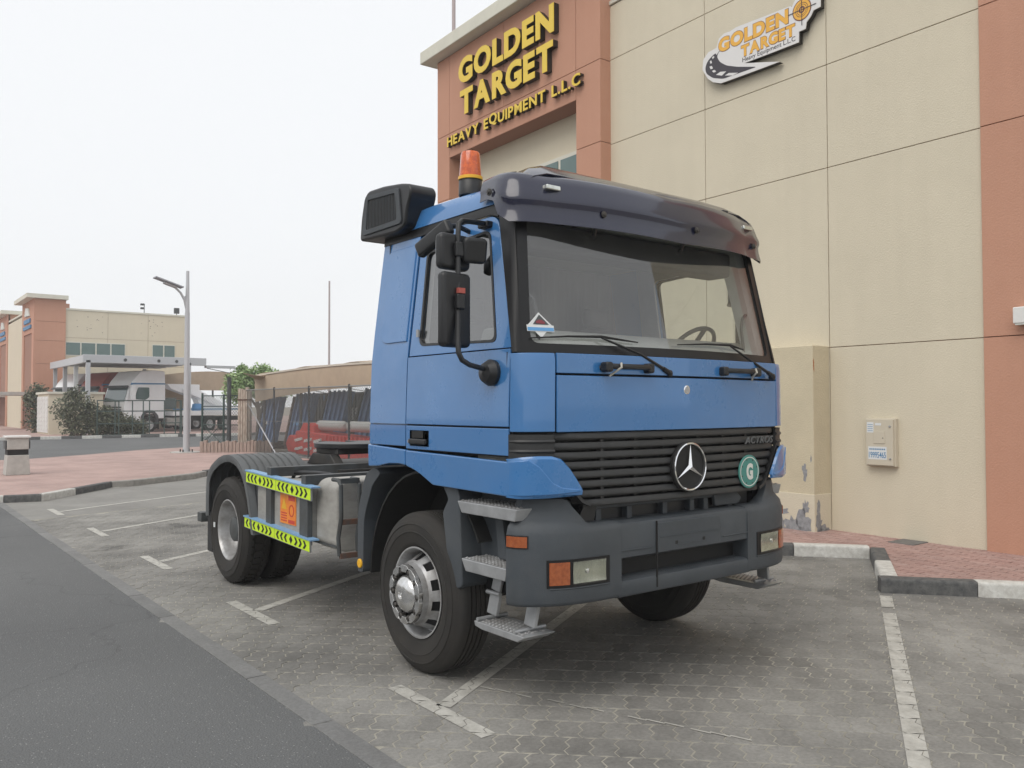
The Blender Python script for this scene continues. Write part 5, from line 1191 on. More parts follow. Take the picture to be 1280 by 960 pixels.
# --- interior
B().prism([(.36, 2.085), (.46, 2.17), (.62, 2.235), (.78, 2.235), (.84, 2.10), (.84, 1.4), (.36, 1.4)], 0, -1.15, 1.15).build('dashboard', M['interior'], T, bevel=.02)
B().box(-1.15, 1.15, .3, 2.0, 1.36, 1.42).build('cab_floor', M['interior_dark'], T)
B().grid([[(x, 1.93 + .006 * math.sin(x * 31), z) for x in xs_(-1.14, 1.14, 120)] for z in (1.42, 2.93)]).build('sleeper_curtain', M['curtain'], T, smooth=True)
B().box(-1.08, 1.08, .45, 1.95, 2.91, 2.935).build('headliner', M['interior'], T)
B().box(-1.02, 1.02, .58, .80, 2.72, 2.90).build('overhead_shelf', M['interior_dark'], T, bevel=.03)
sw = B().lathe([(math.cos(R(a)) * .016, .215 + math.sin(R(a)) * .016) for a in range(0, 361, 45)], (0, 0, 0), 2, 1, 32).xf(Matrix.Translation((.80, .80, 2.175)) @ Matrix.Rotation(R(-48), 4, 'X')).build('steering_wheel', M['interior_dark'], T, smooth=True)
Ms = Matrix.Translation((.80, .80, 2.175)) @ Matrix.Rotation(R(-48), 4, 'X')
b = B().lathe([(.01, .05), (-.03, .06), (-.05, 0)], (0, 0, 0), 2, 1, 16).xf(Ms); b2 = B()
for a in (0, 120, 240): b2.beam((0, 0, 0), (.205 * math.cos(R(a + 30)), .205 * math.sin(R(a + 30)), 0), .04, .015)
b2.xf(Ms); b.add(b2.v, b2.f); b.build('spokes', M['interior_dark'], sw)
B().beam((.70, .80, 2.16), (.70, .65, 1.7), .08, .08).build('steering_column', M['interior_dark'], sw)
for x in (-.62, .66):
    se = B().box(x - .25, x + .25, 1.15, 1.68, 1.72, 1.86).build('seat', M['interior_dark'], T, bevel=.05)
    B().box(x - .24, x + .24, 1.62, 1.76, 1.82, 2.38).build('backrest', M['interior_dark'], se, bevel=.05); B().box(x - .13, x + .13, 1.63, 1.73, 2.40, 2.56).build('headrest', M['interior_dark'], se, bevel=.04)

# --- sun visor of smoked acrylic
pv = [(-1.135, .80, 0), (-1.148, .70, 0), (-1.160, .62, .15), (-1.172, .54, .7), (-1.155, .485, 1), (-1.10, .445, 1), (-1.0, .415, 1)]
pv += [(x, .235 + .165 * abs(x / .92) ** 2.2, 1) for x in xs_(-.90, .90, 22)] + [(-x, y, f_) for x, y, f_ in pv[::-1]]
rowsv = []
#           z, outward
profv = [(3.165, -.13), (3.150, -.07), (3.125, -.025), (3.08, .0), (3.02, .022), (2.985, .038), (2.965, .040), (2.945, .030), (2.90, .034), (2.855, .045), (2.835, .050)]
n_ = len(pv)
for z, o0 in profv:
    row = []
    for i, (x, y, f_) in enumerate(pv):
        a, c = pv[max(i - 1, 0)], pv[min(i + 1, n_ - 1)]; tx, ty = c[0] - a[0], c[1] - a[1]; L = math.hypot(tx, ty); nx, ny = ty / L, -tx / L
        zz = z; o_ = o0 * (.3 + .7 * f_)
        if f_ < 1: zz = 3.165 - (3.165 - z) * (.45 + .55 * f_); 
        zz -= .035 * max(0, 1 - abs(x)) + .012 * max(0, abs(x) - .75)
        sink = .02 if z > 3.14 else 0
        row.append((x + nx * o_, y + ny * o_, zz - sink * 0))
    rowsv.append(row)
vis_ = B().grid(rowsv).build('sun_visor', M['visor'], T, smooth=True, ang=80, solid=.006)
# raised middle part behind it
rowsr = []
for y, z, w in ((.44, 3.150, 1.02), (.54, 3.215, .97), (.64, 3.262, .90), (.70, 3.270, .88), (1.1, 3.265, .86), (1.15, 3.195, .88)):
    rowsr.append([(-w - .05, y, z - .075), (-w, y, z - .03), (-w + .10, y, z)] + [(x, y, z + .003) for x in xs_(-w + .2, w - .2, 8)] + [(w - .10, y, z), (w, y, z - .03), (w + .05, y, z - .075)])
B().grid(rowsr).build('roof_spoiler', M['visor'], T, smooth=True, ang=60, solid=.008)
for x, y, z in ((-1.178, .665, 3.045), (1.178, .665, 3.045)):
    B().lathe([(0, .022), (.008, .022), (.010, .012), (.016, .010), (.016, 0)], (x, y, z), 0, -1 if x < 0 else 1, 14).build('visor_bolt', M['nut'], vis_)
for x, y, z in ((-.62, .265, 2.915), (.15, .192, 2.905), (1.0, .375, 2.925)):
    B().lathe([(0, .020), (.008, .020), (.010, .012), (.016, .010), (.016, 0)], (x, y, z), 1, -1, 14).build('visor_bolt', M['nut'], vis_)
for s in (-1, 1): B().box(s * .93 - .055, s * .93 + .055, .36, .41, 3.035, 3.065).build('marker_lamp', M['lens'], vis_, bevel=.008)
for x in (-.62, .18): B().tube([(x, .27, 2.92), (x, .33, 2.86), (x + .005, .36, 2.80), (x - .01, .34, 2.785)], .014, 8).build('visor_bracket', M['black'], vis_, smooth=True)
for x in (-.50, .12, .72): B().box(x - .03, x + .03, .40, .43, 3.140, 3.157).build('visor_clip', M['black'], vis_, bevel=.006)

# --- roof fittings
dfp = [(2.255, 2.99), (2.235, 3.15), (2.19, 3.30), (2.13, 3.345), (1.90, 3.335), (1.66, 3.305), (1.55, 3.28), (1.52, 3.24), (1.53, 3.19), (1.57, 3.12), (1.60, 3.0), (1.72, 2.97)]
df = B().prism(round_poly(dfp, .03, 3), 0, -1.215, -1.0).build('air_intake_housing', M['black'], T, bevel=.02, seg=3)
fr_o = round_poly([(2.19, 3.02), (2.15, 3.305), (1.67, 3.275), (1.63, 3.02)], .03, 3); fr_i = round_poly([(2.14, 3.055), (2.11, 3.27), (1.715, 3.245), (1.69, 3.055)], .02, 3)
ring_faces(B(), fr_o, fr_i, lambda y, z: (-1.228, y, z), .02, (1, 0, 0)).build('intake_rim', M['plastic'], df, bevel=.005)
B().poly([(-1.217, y, z) for y, z in fr_i]).build('intake_mesh', M['nut'], df)
b = B()
for k in range(20): b.box(-1.2225, -1.219, 1.70 + k * .0215, 1.706 + k * .0215, 3.06, 3.262 - abs(10 - k) * .0005)
b.build('intake_louvre', M['plastic'], df)
bc = B().lathe([(0, .072), (.005, .078), (.11, .076), (.115, .070)], (-1.0, 1.12, 3.135), 2, 1, 24).build('beacon', M['black'], T, smooth=True, ang=50)
B().lathe([(.105, .078), (.108, .082), (.128, .081), (.13, .07)], (-1.0, 1.12, 3.135), 2, 1, 24).build('collar', M['beacon_yellow'], bc, smooth=True)
B().lathe([(.128, .072), (.135, .073), (.275, .064), (.290, .058), (.292, .0)], (-1.0, 1.12, 3.135), 2, 1, 24).build('beacon_lens', M['amber'], bc, smooth=True, ang=50)
B().lathe([(0, .09), (.16, .09), (.18, .075), (.185, 0)], (.42, 1.2, 3.16), 2, 1, 20).build('red_roof_lamp', M['red_lens'], T, smooth=True)

# --- mirrors
for s in (-1, 1):
    X = lambda x: s * x
    fo_, fy_ = (0, 0) if s < 0 else (-.13, .13)      # the far set is folded back
    ma = B().tube([(X(1.13), .745, 2.862), (X(1.17), .73, 2.868), (X(1.30), .69, 2.855), (X(1.385 + fo_), .655 + fy_, 2.845), (X(1.415 + fo_), .648 + fy_, 2.82), (X(1.422 + fo_), .643 + fy_, 2.76), (X(1.452 + fo_), .60 + fy_, 2.42), (X(1.49 + fo_), .545 + fy_, 2.11), (X(1.495 + fo_), .53 + fy_, 2.06), (X(1.475 + fo_), .525 + fy_, 2.02), (X(1.42 + fo_), .53 + fy_, 1.995), (X(1.27), .545, 1.968)], .0155, 10).build('mirror_arm', M['black'], T, smooth=True)
    B().lathe([(0, .075), (.03, .078), (.07, .055), (.085, 0)], (X(1.235), .55, 1.955), 0, s, 18).build('arm_socket', M['black'], ma, smooth=True)
    B().box(X(1.12), X(1.175), .70, .80, 2.845, 2.885).build('arm_mount', M['black'], ma, bevel=.01)
    # housings stand just outboard and behind the bar; glass faces backwards
    def housing(name, cx, cy, cz, w, h, d, rz=0, rx=0, r=.03, glass=True):
        Mx = Matrix.Translation((X(cx + fo_), cy + fy_, cz)) @ Matrix.Rotation(rz * (1 if s < 0 else -1) + (R(50) if s > 0 else 0), 4, 'Z') @ Matrix.Rotation(rx, 4, 'X')
        o = B().prism(rrect(-w / 2, w / 2, -h / 2, h / 2, r, 4), 1, -d / 2, d / 2).xf(Mx).build(name, M['black'], ma, bevel=min(.025, d * .45), seg=3)
        if glass: B().prism(rrect(-w / 2 + .015, w / 2 - .015, -h / 2 + .015, h / 2 - .015, r * .8, 3), 1, d / 2, d / 2 + .002).xf(Mx).build('mirror_glass', M['mirror'], o)
        return o
    housing('main_mirror', 1.462, .625, 2.312, .215, .43, .07, R(8), 0)
    housing('wide_angle_mirror', 1.437, .675, 2.655, .23, .21, .07, R(8), 0, .035)
    if s < 0: housing('front_mirror', 1.335, .60, 2.665, .15, .15, .05, R(-12), R(10), .03)
    if s < 0: housing('kerb_mirror', 1.37, .98, 2.79, .06, .10, .30, R(14), R(-26), .02, False)
    if s < 0: B().tube([(X(1.13), .95, 2.86), (X(1.25), .90, 2.87), (X(1.36), .86, 2.85)], .016, 8).build('kerb_mirror_arm', M['black'], ma, smooth=True)
    for y, z in ((.64, 2.665), (.585, 2.355)): B().box(X(1.43 + fo_ + (2.665 - z) * .09 - .03), X(1.43 + fo_ + (2.665 - z) * .09 + .03), y + fy_ - .035, y + fy_ + .03, z - .045, z + .045).build('clamp', M['black'], ma, bevel=.012)
    if s < 0: B().box(-1.47, -1.425, .565, .60, 2.405, 2.435).build('red_tape', mat('faded_red', (0.42, 0.10, 0.08), 0.7), ma)
    B().tube([(X(.98), .45, 2.14), (X(.98), .47, 2.32), (X(1.0), .475, 2.40), (X(1.04), .48, 2.43), (X(1.08), .49, 2.44)], .012, 8).build('grab_rail', M['interior_dark'], T, smooth=True)

# --- wipers, front handles, sticker
def glass_pt(x, z, o_=.02): return (x, WSY(x, z) - o_, z)
for k, (px_, ax, bl, br_) in enumerate(((-.16, -.67, -1.13, -.38), (.915, .52, -.03, .71))):
    wi = B().lathe([(0, .022), (.03, .022), (.04, 0)], (px_, .18, 1.962), 1, -1, 12).build('wiper', M['black'], T)
    B().tube([(px_, .155, 1.962), (px_ - .06, .155, 1.99)], [.019, .015], 8).tube([(px_ - .06, .155, 1.99), glass_pt((px_ + ax) / 2, 2.075, .05), glass_pt(ax, 2.165, .03)], [.011, .009, .006], 6).build('wiper_arm', M['black'], wi, smooth=True)
    B().tube([glass_pt(bl, 2.150, .014), glass_pt((bl + ax) / 2, 2.166, .022), glass_pt(ax, 2.172, .028), glass_pt((ax + br_) / 2, 2.160, .022), glass_pt(br_, 2.150, .014)], [.004, .007, .009, .007, .004], 6).build('wiper_blade', M['flatblack'], wi, smooth=True)
for s in (-1, 1):
    y0 = .172
    fh = B().tube([(s * .72, y0 + .02, 1.985), (s * .70, y0 - .03, 1.990), (s * .68, y0 - .045, 1.992), (s * .39, y0 - .052, 1.992), (s * .37, y0 - .04, 1.990), (s * .35, y0 + .02, 1.985)], .017, 10).build('front_handle', M['black'], T, smooth=True)
    for x in (.71, .36): B().box(s * x - .028, s * x + .028, y0 - .055, y0 + .01, 1.958, 2.018).build('handle_foot', M['black'], fh, bevel=.014)
    B().tube([(s * .64, y0 - .07, 2.012), (s * .645, y0 - .078, 1.985), (s * .66, y0 - .03, 1.955), (s * .68, y0 - .012, 1.935)], .007, 6).build('strap', M['strap'], fh)
c0 = (-1.055, 2.228)
P_ = lambda dx, dz, o_=.004: (c0[0] + dx, WSY(c0[0] + dx, c0[1] + dz) - o_, c0[1] + dz)
stk = B().poly([P_(-.075, 0), P_(0, -.075), P_(.075, 0), P_(0, .075)]).build('windscreen_sticker', M['paper'], T, solid=.001)
B().poly([P_(-.085, -.038, .006), P_(.085, -.038, .006), P_(.085, .0, .006), P_(-.085, .0, .006)]).build('sticker_band', M['paper'], stk, solid=.001)
B().poly([P_(-.082, -.034, .008), P_(.082, -.034, .008), P_(.082, -.014, .008), P_(-.082, -.014, .008)]).build('sticker_text_band', M['sticker_blue'], stk)
B().poly([P_(-.026, .010, .009), P_(.030, .007, .009), P_(.030, .018, .009), P_(.012, .030, .009), P_(-.006, .031, .009), P_(-.026, .022, .009)]).build('sticker_truck', M['sticker_red'], stk); B().poly([P_(-.045, .004, .0075), P_(.055, .004, .0075), P_(.0, .062, .0075)]).build('sticker_field', M['frame_grey'], stk)

# --- bumper
BX = [0, .75, .86, .95, 1.03, 1.09, 1.15, 1.20, 1.235, 1.25]; BY = [.150, .155, .162, .175, .198, .225, .262, .302, .348, .41]
def bplan(x0, x1, side=None):
    xs2 = [0, .15, .3, .45, .6, .62, .7, .75, .80, .84, .88, .92, .96, 1.0, 1.03, 1.06, 1.09, 1.12, 1.15, 1.175, 1.20, 1.22, 1.235, 1.244, 1.25]
    xs2 = [x for x in xs2 if x0 <= x <= x1]
    return xs2
def by(x): return interp(abs(x), BX, BY)
def sweep(b, xs2, prof):
    """prof(x) -> list of (inset, z); inset moves inwards along the local normal"""
    rows_ = []
    for x in xs2:
        e = .01; ax = abs(x); sg = 1 if x >= 0 else -1
        if ax > 1.249: nx, ny = 1, 0
        else:
            dy = (by(min(ax + e, 1.25)) - by(max(ax - e, 0))) / (min(ax + e, 1.25) - max(ax - e, 0)); L = math.hypot(1, dy); nx, ny = dy / L, -1 / L
        rows_.append([(x - sg * nx * i_, by(x) - ny * i_, z) for i_, z in prof(ax)])
    return b.grid(rows_)
full = [-x for x in bplan(0.01, 1.25)[::-1]] + bplan(0, 1.25)
bmp = sweep(B(), [x for x in full if abs(x) <= .62], lambda x: [(.10, .632), (.025, .634), (.004, .642), (.0, .655), (.0, .69), (.0, .715), (.003, .724), (.02, .730), (.12, .732)] if x < .66 else [(.10, .640), (.025, .640), (.005, .645), (.0, .655), (.0, .69), (.0, .715), (.0, .7235), (.0, .7238), (.0, .724)]).build('bumper', M['plastic'], T, smooth=True, ang=50, solid=.01)
cen = [x for x in full if abs(x) <= .62]
sweep(B(), cen, lambda x: [(.10, .862), (.012, .862), (.004, .868), (.004, 1.045), (.012, 1.062), (.035, 1.070), (.22, 1.075)]).build('centre_skin', M['plastic'], bmp, smooth=True, ang=45, solid=.01)
B().box(-.62, .62, .27, .29, .70, .90).build('slot_back', M['flatblack'], bmp)
b = B()
for k in range(58):
    for j in range(3): 
        x = -.585 + k * .0205 + (.01 if j % 2 else 0); b.add([(x - .006, .185 + j * .022, .7345), (x + .006, .185 + j * .022, .7345), (x + .006, .193 + j * .022, .7345), (x - .006, .193 + j * .022, .7345), (x, .189 + j * .022, .740)], [(0, 1, 4), (1, 2, 4), (2, 3, 4), (3, 0, 4)])
tag(b.build('tread_studs', M['plastic'], bmp), kind='stuff')
def towerz(x): return interp(x, [0, .80, .83, .97, 1.25], [1.070, 1.070, 1.085, 1.235, 1.235])
for s in (-1, 1):
    xs2 = [s * x for x in bplan(.60, 1.25)]
    if s < 0: xs2 = xs2[::-1]
    def prof(x):
        t = towerz(x); hi = t > 1.12; k_ = max(0, min(1, (t - 1.07) / .165))
        return [(.10, .640), (.03, .640), (.012, .643), (.003, .650), (.0, .662), (.0, .724), (.0, .80), (.0, .95), (.002, 1.035), (.010 + .004 * k_, 1.06 + .02 * k_), (.022 + .022 * k_, 1.068 + .045 * k_), (.030 + .030 * k_, 1.070 + .065 * k_), (.036 + .03 * k_, 1.072 + .10 * k_), (.04 + .032 * k_, max(1.075, t - .008)), (.12 if not hi else .10, max(1.078, t))]
    bs = sweep(B(), xs2, prof).build('bumper_corner', M['plastic'], bmp, smooth=True, ang=50, solid=.012)
    # slot side wall
    B().box(s * .60, s * .625, .16, .28, .725, .87).build('slot_cheek', M['plastic'], bmp)
    # headlamp set flush into the corner
    def face(b, x0, x1, z0, z1, off, n=8, z0b=None):
        rows_ = []
        for x in xs_(x0, x1, n):
            rows_.append([(s * x, by(x) - off, z0), (s * x, by(x) - off, z1)])
        return b.grid(rows_)
    hl = face(B(), .700, 1.108, .742, .898, .006).build('headlight', M['gloss_black'], bmp, smooth=True, solid=.010)
    rf = []
    for k in range(9):      # a stepped, hollow reflector behind the fluted glass
        t = k / 8; rf.append([(s * x, by(x) - .0115 - .004 * abs(2 * t - 1) ** 2 - .0025 * abs(2 * (x - .735) / .23 - 1) ** 2, .762 + .120 * t) for x in xs_(.735, .965, 12)])
    B().grid(rf).build('reflector', M['lens'], hl, smooth=True)
    B().lathe([(.0, .016), (.006, .014), (.008, .0)], (s * .87, by(.87) - .012, .825), 1, -1, 16).build('bulb_cap', M['bright'], hl, smooth=True)
    for xx in (): B().lathe([(.0, .040), (.012, .038), (.004, .020), (.0, 0)], (s * xx, by(xx) - .014, .822), 1, -1, 20).build('bulb_bowl', M['chrome'], hl, smooth=True)
    face(B(), .985, 1.098, .758, .884, .013).build('indicator', M['amber_dim'], hl, smooth=True, solid=.008)
    fl = B().grid([[(s * x, by(x) - .019 - .0022 * math.sin(x * 330), z) for z in (.755, .888)] for x in xs_(.735, .968, 90)])
    fl.build('headlight_glass', M['lens_glass'], hl, smooth=True)
    B().tube([(s * x, by(x) - .004, .735) for x in (.70, .8, .9, 1.0, 1.09)], .008, 6).build('trim_bead', M['plastic'], bmp, smooth=True)
    # side indicator
    def wrap(xa, xb, z0, z1, off):
        cols_ = []
        for k in range(9):
            x = xa + (xb - xa) * k / 8; y = by(x) if x < 1.2499 else .41
            cols_.append((s * (x + off * .8), y - off * .5))
        cols_ += [(s * (1.25 + off), .425)] if False else []
        return B().grid([[(x, y, z) for x, y in cols_] for z in (z0, z1)])
    si = wrap(1.186, 1.2495, .962, 1.036, .006).build('side_marker_frame', M['black'], bmp, smooth=True, solid=.006)
    wrap(1.190, 1.2485, .970, 1.030, .013).build('side_indicator', M['amber_dim'], si, smooth=True, solid=.008)
    B().tube([(s * .34, by(.34) - .003, .905), (s * .60, by(.6) - .003, .908)], .004, 5).build('pressed_line', M['plastic'], bmp)
# number plate panel and its details
plp = B().box(-.295, .295, .136, .150, .866, 1.050).build('plate_panel', M['plastic'], bmp, bevel=.006)
B().box(-.275, .275, .133, .139, .958, .964).build('plate_ridge', M['plastic'], plp)
B().box(-.12, .12, .134, .139, .898, .906).build('plate_ridge', M['plastic'], plp)
for x in (-.13, .13): B().box(x - .012, x + .012, .135, .139, .905, .925).build('slot_hole', M['flatblack'], plp)
B().box(-.302, -.296, .140, .150, .66, 1.06).build('seam', M['flatblack'], bmp)
# member between bumper and grille
cmn = B().box(-.80, .80, .30, .34, 1.07, 1.20).build('front_member', M['black'], T)
for x in (-.68, -.42, -.10, .16, .30, .55): B().box(x - .022, x + .022, .255, .31, 1.075, 1.165).build('member_rib', M['plastic'], cmn, bevel=.006)
B().box(-.74, .62, .250, .30, 1.150, 1.175).build('member_top', M['plastic'], cmn, bevel=.006)
B().prism([(-.80, 1.20), (-.70, 1.20), (-.73, 1.085), (-.86, 1.085)], 1, .245, .26).build('torn_flap', M['black'], cmn)
B().prism([(.36, 1.17), (.60, 1.18), (.66, 1.13), (.62, 1.09), (.38, 1.09)], 1, .24, .27).build('step_recess', M['plastic'], cmn, bevel=.008)

# --- entry steps, both sides
for s in (-1, 1):
    sh = B().box(s * .86, s * 1.02, .30, 1.05, .62, 1.245).build('step_housing', M['black'], T)
    fp = [(1.127, 1.257), (.964, 1.262), (.937, 1.187), (.905, .66), (.935, .635), (1.01, .635), (1.045, .66), (1.127, 1.09), (1.062, 1.176)]
    B().prism(round_poly(fp, .02, 2), 0, s * .95, s * 1.215).build('arch_front', M['plastic'], T, bevel=.012)
    B().prism([(.92, 1.19), (.93, .70), (.60, .70), (.62, 1.1), (.40, 1.24), (.9, 1.25)], 0, s * 1.03, s * 1.06).build('step_side', M['plastic'], sh, bevel=.006)
    B().prism([(.70, 1.1), (.62, 1.1), (.58, .85), (.66, .85)], 0, s * 1.05, s * 1.12).build('step_strut', M['plastic'], sh, bevel=.006)
    for y0, y1, z0, z1, xo in ((.325, .915, 1.112, 1.182, 1.245), (.415, .872, .765, .838, 1.245)):
        stp = B().prism([(y0 + .02, z0), (y1 - .045, z0), (y1, z1), (y0, z1)], 0, s * 1.0, s * xo).build('step', M['alu'], T, bevel=.006)
        b = B(); nx = int((y1 - y0) / .034)
        for i in range(nx):
            for j in range(6):
                yy = y0 + .025 + i * .034 + (.017 if j % 2 else 0); xx = xo - .03 - j * .036
                if yy > y1 - .02: continue
                b.add([(s * (xx - .011), yy - .011, z1 + .0005), (s * (xx + .011), yy - .011, z1 + .0005), (s * (xx + .011), yy + .011, z1 + .0005), (s * (xx - .011), yy + .011, z1 + .0005), (s * xx, yy, z1 + .009)], [(0, 1, 4), (1, 2, 4), (2, 3, 4), (3, 0, 4)])
        tag(b.build('tread_pattern', M['rim'], stp, fixn=False), kind='stuff')
    fs_ = B().prism([(.285, .475), (.78, .475), (.77, .445), (.70, .435), (.36, .435)], 0, s * .99, s * 1.215).build('folding_step', M['alu'], T, bevel=.005)
    b = B()
    for i in range(12):
        for j in range(5):
            yy = .34 + i * .034 + (.017 if j % 2 else 0); xx = 1.19 - j * .036
            b.add([(s * (xx - .011), yy - .011, .4755), (s * (xx + .011), yy - .011, .4755), (s * (xx + .011), yy + .011, .4755), (s * (xx - .011), yy + .011, .4755), (s * xx, yy, .484)], [(0, 1, 4), (1, 2, 4), (2, 3, 4), (3, 0, 4)])
    tag(b.build('tread_pattern', M['rim'], fs_, fixn=False), kind='stuff')
    for y in (.735, .375):
        ar = B().beam((s * 1.06, y - .02, .775), (s * 1.08, y, .64), .085, .022, (1, 0, 0)).beam((s * 1.08, y, .62), (s * 1.10, y + .01, .50), .095, .026, (1, 0, 0)).build('hinge_arm', M['alu'], fs_, bevel=.006)
        B().tube([(s * 1.10, y - .065, .630), (s * 1.10, y + .065, .630)], .014, 8).build('hinge_pin', M['alu'], ar, smooth=True); B().tube([(s * .99, y + .01, .488), (s * 1.215, y + .01, .488)], .012, 8).build('hinge_pin', M['alu'], ar, smooth=True)

# --- wheels
def tyre_prof(w, tread):
    p = [(.045, .292), (.028, .300), (.012, .330), (.000, .385), (-.003, .396), (-.007, .398), (-.007, .403), (-.004, .405), (-.004, .420), (.000, .448), (-.004, .450), (-.003, .455), (.003, .457), (.014, .485), (.020, .489), (.022, .494), (.036, .514), (.055, .525), (.075, .528)]
    if tread == 'rib':
        for c_ in (.095, .130, .165, .200): p += [(c_ - .005, .529), (c_ - .004, .516), (c_ + .004, .516), (c_ + .005, .529)]
    else: p += [(.09, .516), (.2, .518)]
    q = [(w - a, r_) for a, r_ in p[:19][::-1]]
    return p + q
def wheel_front(s):
    c = (s * 1.232, 1.44, .528)
    w = B().lathe(tyre_prof(.30, 'rib'), c, 0, -s, 72).build('front_wheel', M['rubber'], T, smooth=True, ang=40)
    rim = B().lathe([(.030, .292), (.022, .300), (.018, .300), (.018, .290), (.030, .282), (.045, .276), (.10, .268), (.16, .262), (.24, .262), (.27, .285)], c, 0, -s, 60).build('rim', M['rim'], w, smooth=True, ang=35)
    # disc with ten hand holes
    b = B(); NA = 60; rad = [.265, .260, .248, .222, .210, .200]; dep = [.130, .118, .095, .045, .010, -.010]; vs = []
    for r_, d in zip(rad, dep):
        for k in range(NA): a = 2 * PI * k / NA; vs.append((c[0] - s * d, c[1] + r_ * math.cos(a), c[2] + r_ * math.sin(a)))
    fs = []
    for i in range(5):
        for k in range(NA):
            if i in (1, 2, 3) and k % 6 in (1, 2, 3): continue
            fs.append((i * NA + k, i * NA + (k + 1) % NA, (i + 1) * NA + (k + 1) % NA, (i + 1) * NA + k))
    b.add(vs, fs).build('wheel_disc', M['rim'], rim, smooth=True, ang=60, solid=.008)
    B().lathe([(.15, .26), (.15, 0)], c, 0, -s, 30).build('brake_drum', M['interior_dark'], rim)
    # nut cover ring: scalloped plate with ten pockets
    N = 120; outl = []
    for k in range(N):
        a = 2 * PI * k / N; f_ = math.cos(10 * a); r_ = .197 - .010 * max(0, f_) ** 2
        outl.append((r_ * math.cos(a), r_ * math.sin(a)))
    inn = []
    for k in range(N):
        a = 2 * PI * k / N; f_ = math.cos(10 * a); r_ = .146 + .032 * max(0, f_) ** .6; inn.append((r_ * math.cos(a), r_ * math.sin(a)))
    vs = []; X0 = c[0] + s * .052; X1 = c[0] + s * .080
    for ring, x in ((outl, X0), ([(p[0] * .975, p[1] * .975) for p in outl], X1), (inn, X1), (inn, X0)): vs += [(x, c[1] + p[0], c[2] + p[1]) for p in ring]
    fs = [(i * N + k, i * N + (k + 1) % N, (i + 1) * N + (k + 1) % N, (i + 1) * N + k) for i in range(3) for k in range(N)]
    B().lathe([(.010, .202), (-.052, .197)], c, 0, -s, 60).build('hub_barrel', M['rim'], rim, smooth=True)
    nc = B().add(vs, fs).build('nut_cover', M['bright'], rim, smooth=True, ang=40, bevel=.003)
    B().lathe([(-.030, .19), (-.030, 0)], c, 0, -s, 40).build('nut_plate', M['flatblack'], rim)
    for k in range(10):
        a = 2 * PI * k / 10; B().lathe([(-.01, .019), (.022, .017), (.028, .009), (.028, 0)], (X0 + s * .0, c[1] + .152 * math.cos(a), c[2] + .152 * math.sin(a)), 0, s, 6).build('wheel_nut', M['nut'], nc)
    B().lathe([(.040, .122), (.066, .120), (.080, .108), (.096, .085), (.104, .055), (.106, .028), (.098, .025), (.098, .012), (.104, 0)], c, 0, s, 40).build('hub_cap', M['bright'], rim, smooth=True, ang=50)
def wheel_rear(s, xo, outer):
    c = (s * xo, 5.04, .528); w = B().lathe(tyre_prof(.29, 'lug'), c, 0, -s, 60).build('rear_wheel', M['rubber'], T, smooth=True, ang=40)
    b = B()
    for k in range(44):
        a0 = 2 * PI * k / 44
        for j, (h0, h1, sh_) in enumerate(((.036, .095, 0), (.105, .180, .5), (.195, .255, 0))):
            aa = a0 + sh_ * 2 * PI / 44; da = 2 * PI / 44 * .36; vs = []
            for r_ in (.506, .531):
                for a, h in ((aa - da, h0), (aa + da, h0 + .006), (aa + da, h1), (aa - da, h1 - .006)):
                    rr_ = r_ - (.010 if (j == 0 and h < .05 or j == 2 and h > .24) and r_ > .52 else 0)
                    vs.append((c[0] - s * h, c[1] + rr_ * math.cos(a), c[2] + rr_ * math.sin(a)))
            b.add(vs, [(4, 5, 6, 7), (0, 1, 5, 4), (1, 2, 6, 5), (2, 3, 7, 6), (3, 0, 4, 7)])
    tag(b.build('tread_blocks', M['rubber'], w), kind='stuff')
    if outer:
        rim = B().lathe([(.035, .292), (.026, .302), (.022, .302), (.020, .293), (.032, .284), (.05, .278), (.10, .270), (.15, .262), (.185, .245), (.200, .21), (.205, .15), (.200, .12)], c, 0, -s, 60).build('rim', M['rim'], w, smooth=True, ang=35)
        B().lathe([(.205, .16), (.14, .125), (.085, .120), (.075, .105), (.075, 0)], c, 0, -s, 30).build('axle_hub', M['frame_grey'], rim, smooth=True, ang=40)
        for k in range(10):
            a = 2 * PI * k / 10; B().lathe([(-.20, .0), (-.15, .014), (-.15, 0)][::-1] if 0 else [(0, .016), (.045, .014), (.045, 0)], (c[0] - s * .203, c[1] + .17 * math.cos(a), c[2] + .17 * math.sin(a)), 0, s, 6).build('wheel_nut', M['nut'], rim)
for s in (-1, 1):
    wheel_front(s); wheel_rear(s, 1.235, True); wheel_rear(s, .905, False)

# --- front wheel arches behind the wheel, inner liners
for s in (-1, 1):
    fo = [(2.015, 1.325), (2.14, 1.275), (2.19, 1.19), (2.255, 1.02), (2.275, .93), (2.275, .54), (2.19, .54), (2.175, .93), (2.14, 1.02), (2.05, 1.19), (1.93, 1.285)]
    B().prism(round_poly(fo, .03, 3), 0, s * .80, s * 1.215).build('arch_rear', M['plastic'], T, bevel=.012)
    arc = [(1.44 + .73 * math.cos(R(a)), .54 + .78 * math.sin(R(a))) for a in range(0, 151, 10)]
    B().grid([[(s * x, y, z) for y, z in arc] for x in (1.16, .72)]).build('arch_liner', M['flatblack'], T, smooth=True, solid=.015)
    B().box(s * .55, s * .74, .95, 2.2, .55, 1.34).build('inner_liner', M['flatblack'], T)
    B().lathe([(0, .034), (.008, .034), (.012, .028), (.012, 0)], (s * 1.215, 2.228, .605), 0, s, 16).build('round_reflector', M['beacon_yellow'], T)
B().box(-.55, .55, .40, 2.3, .62, 1.33).build('engine', M['black'], T, bevel=.03)
B().box(-.62, .62, 1.37, 1.51, .42, .58).build('front_axle', M['chassis'], T, bevel=.02)
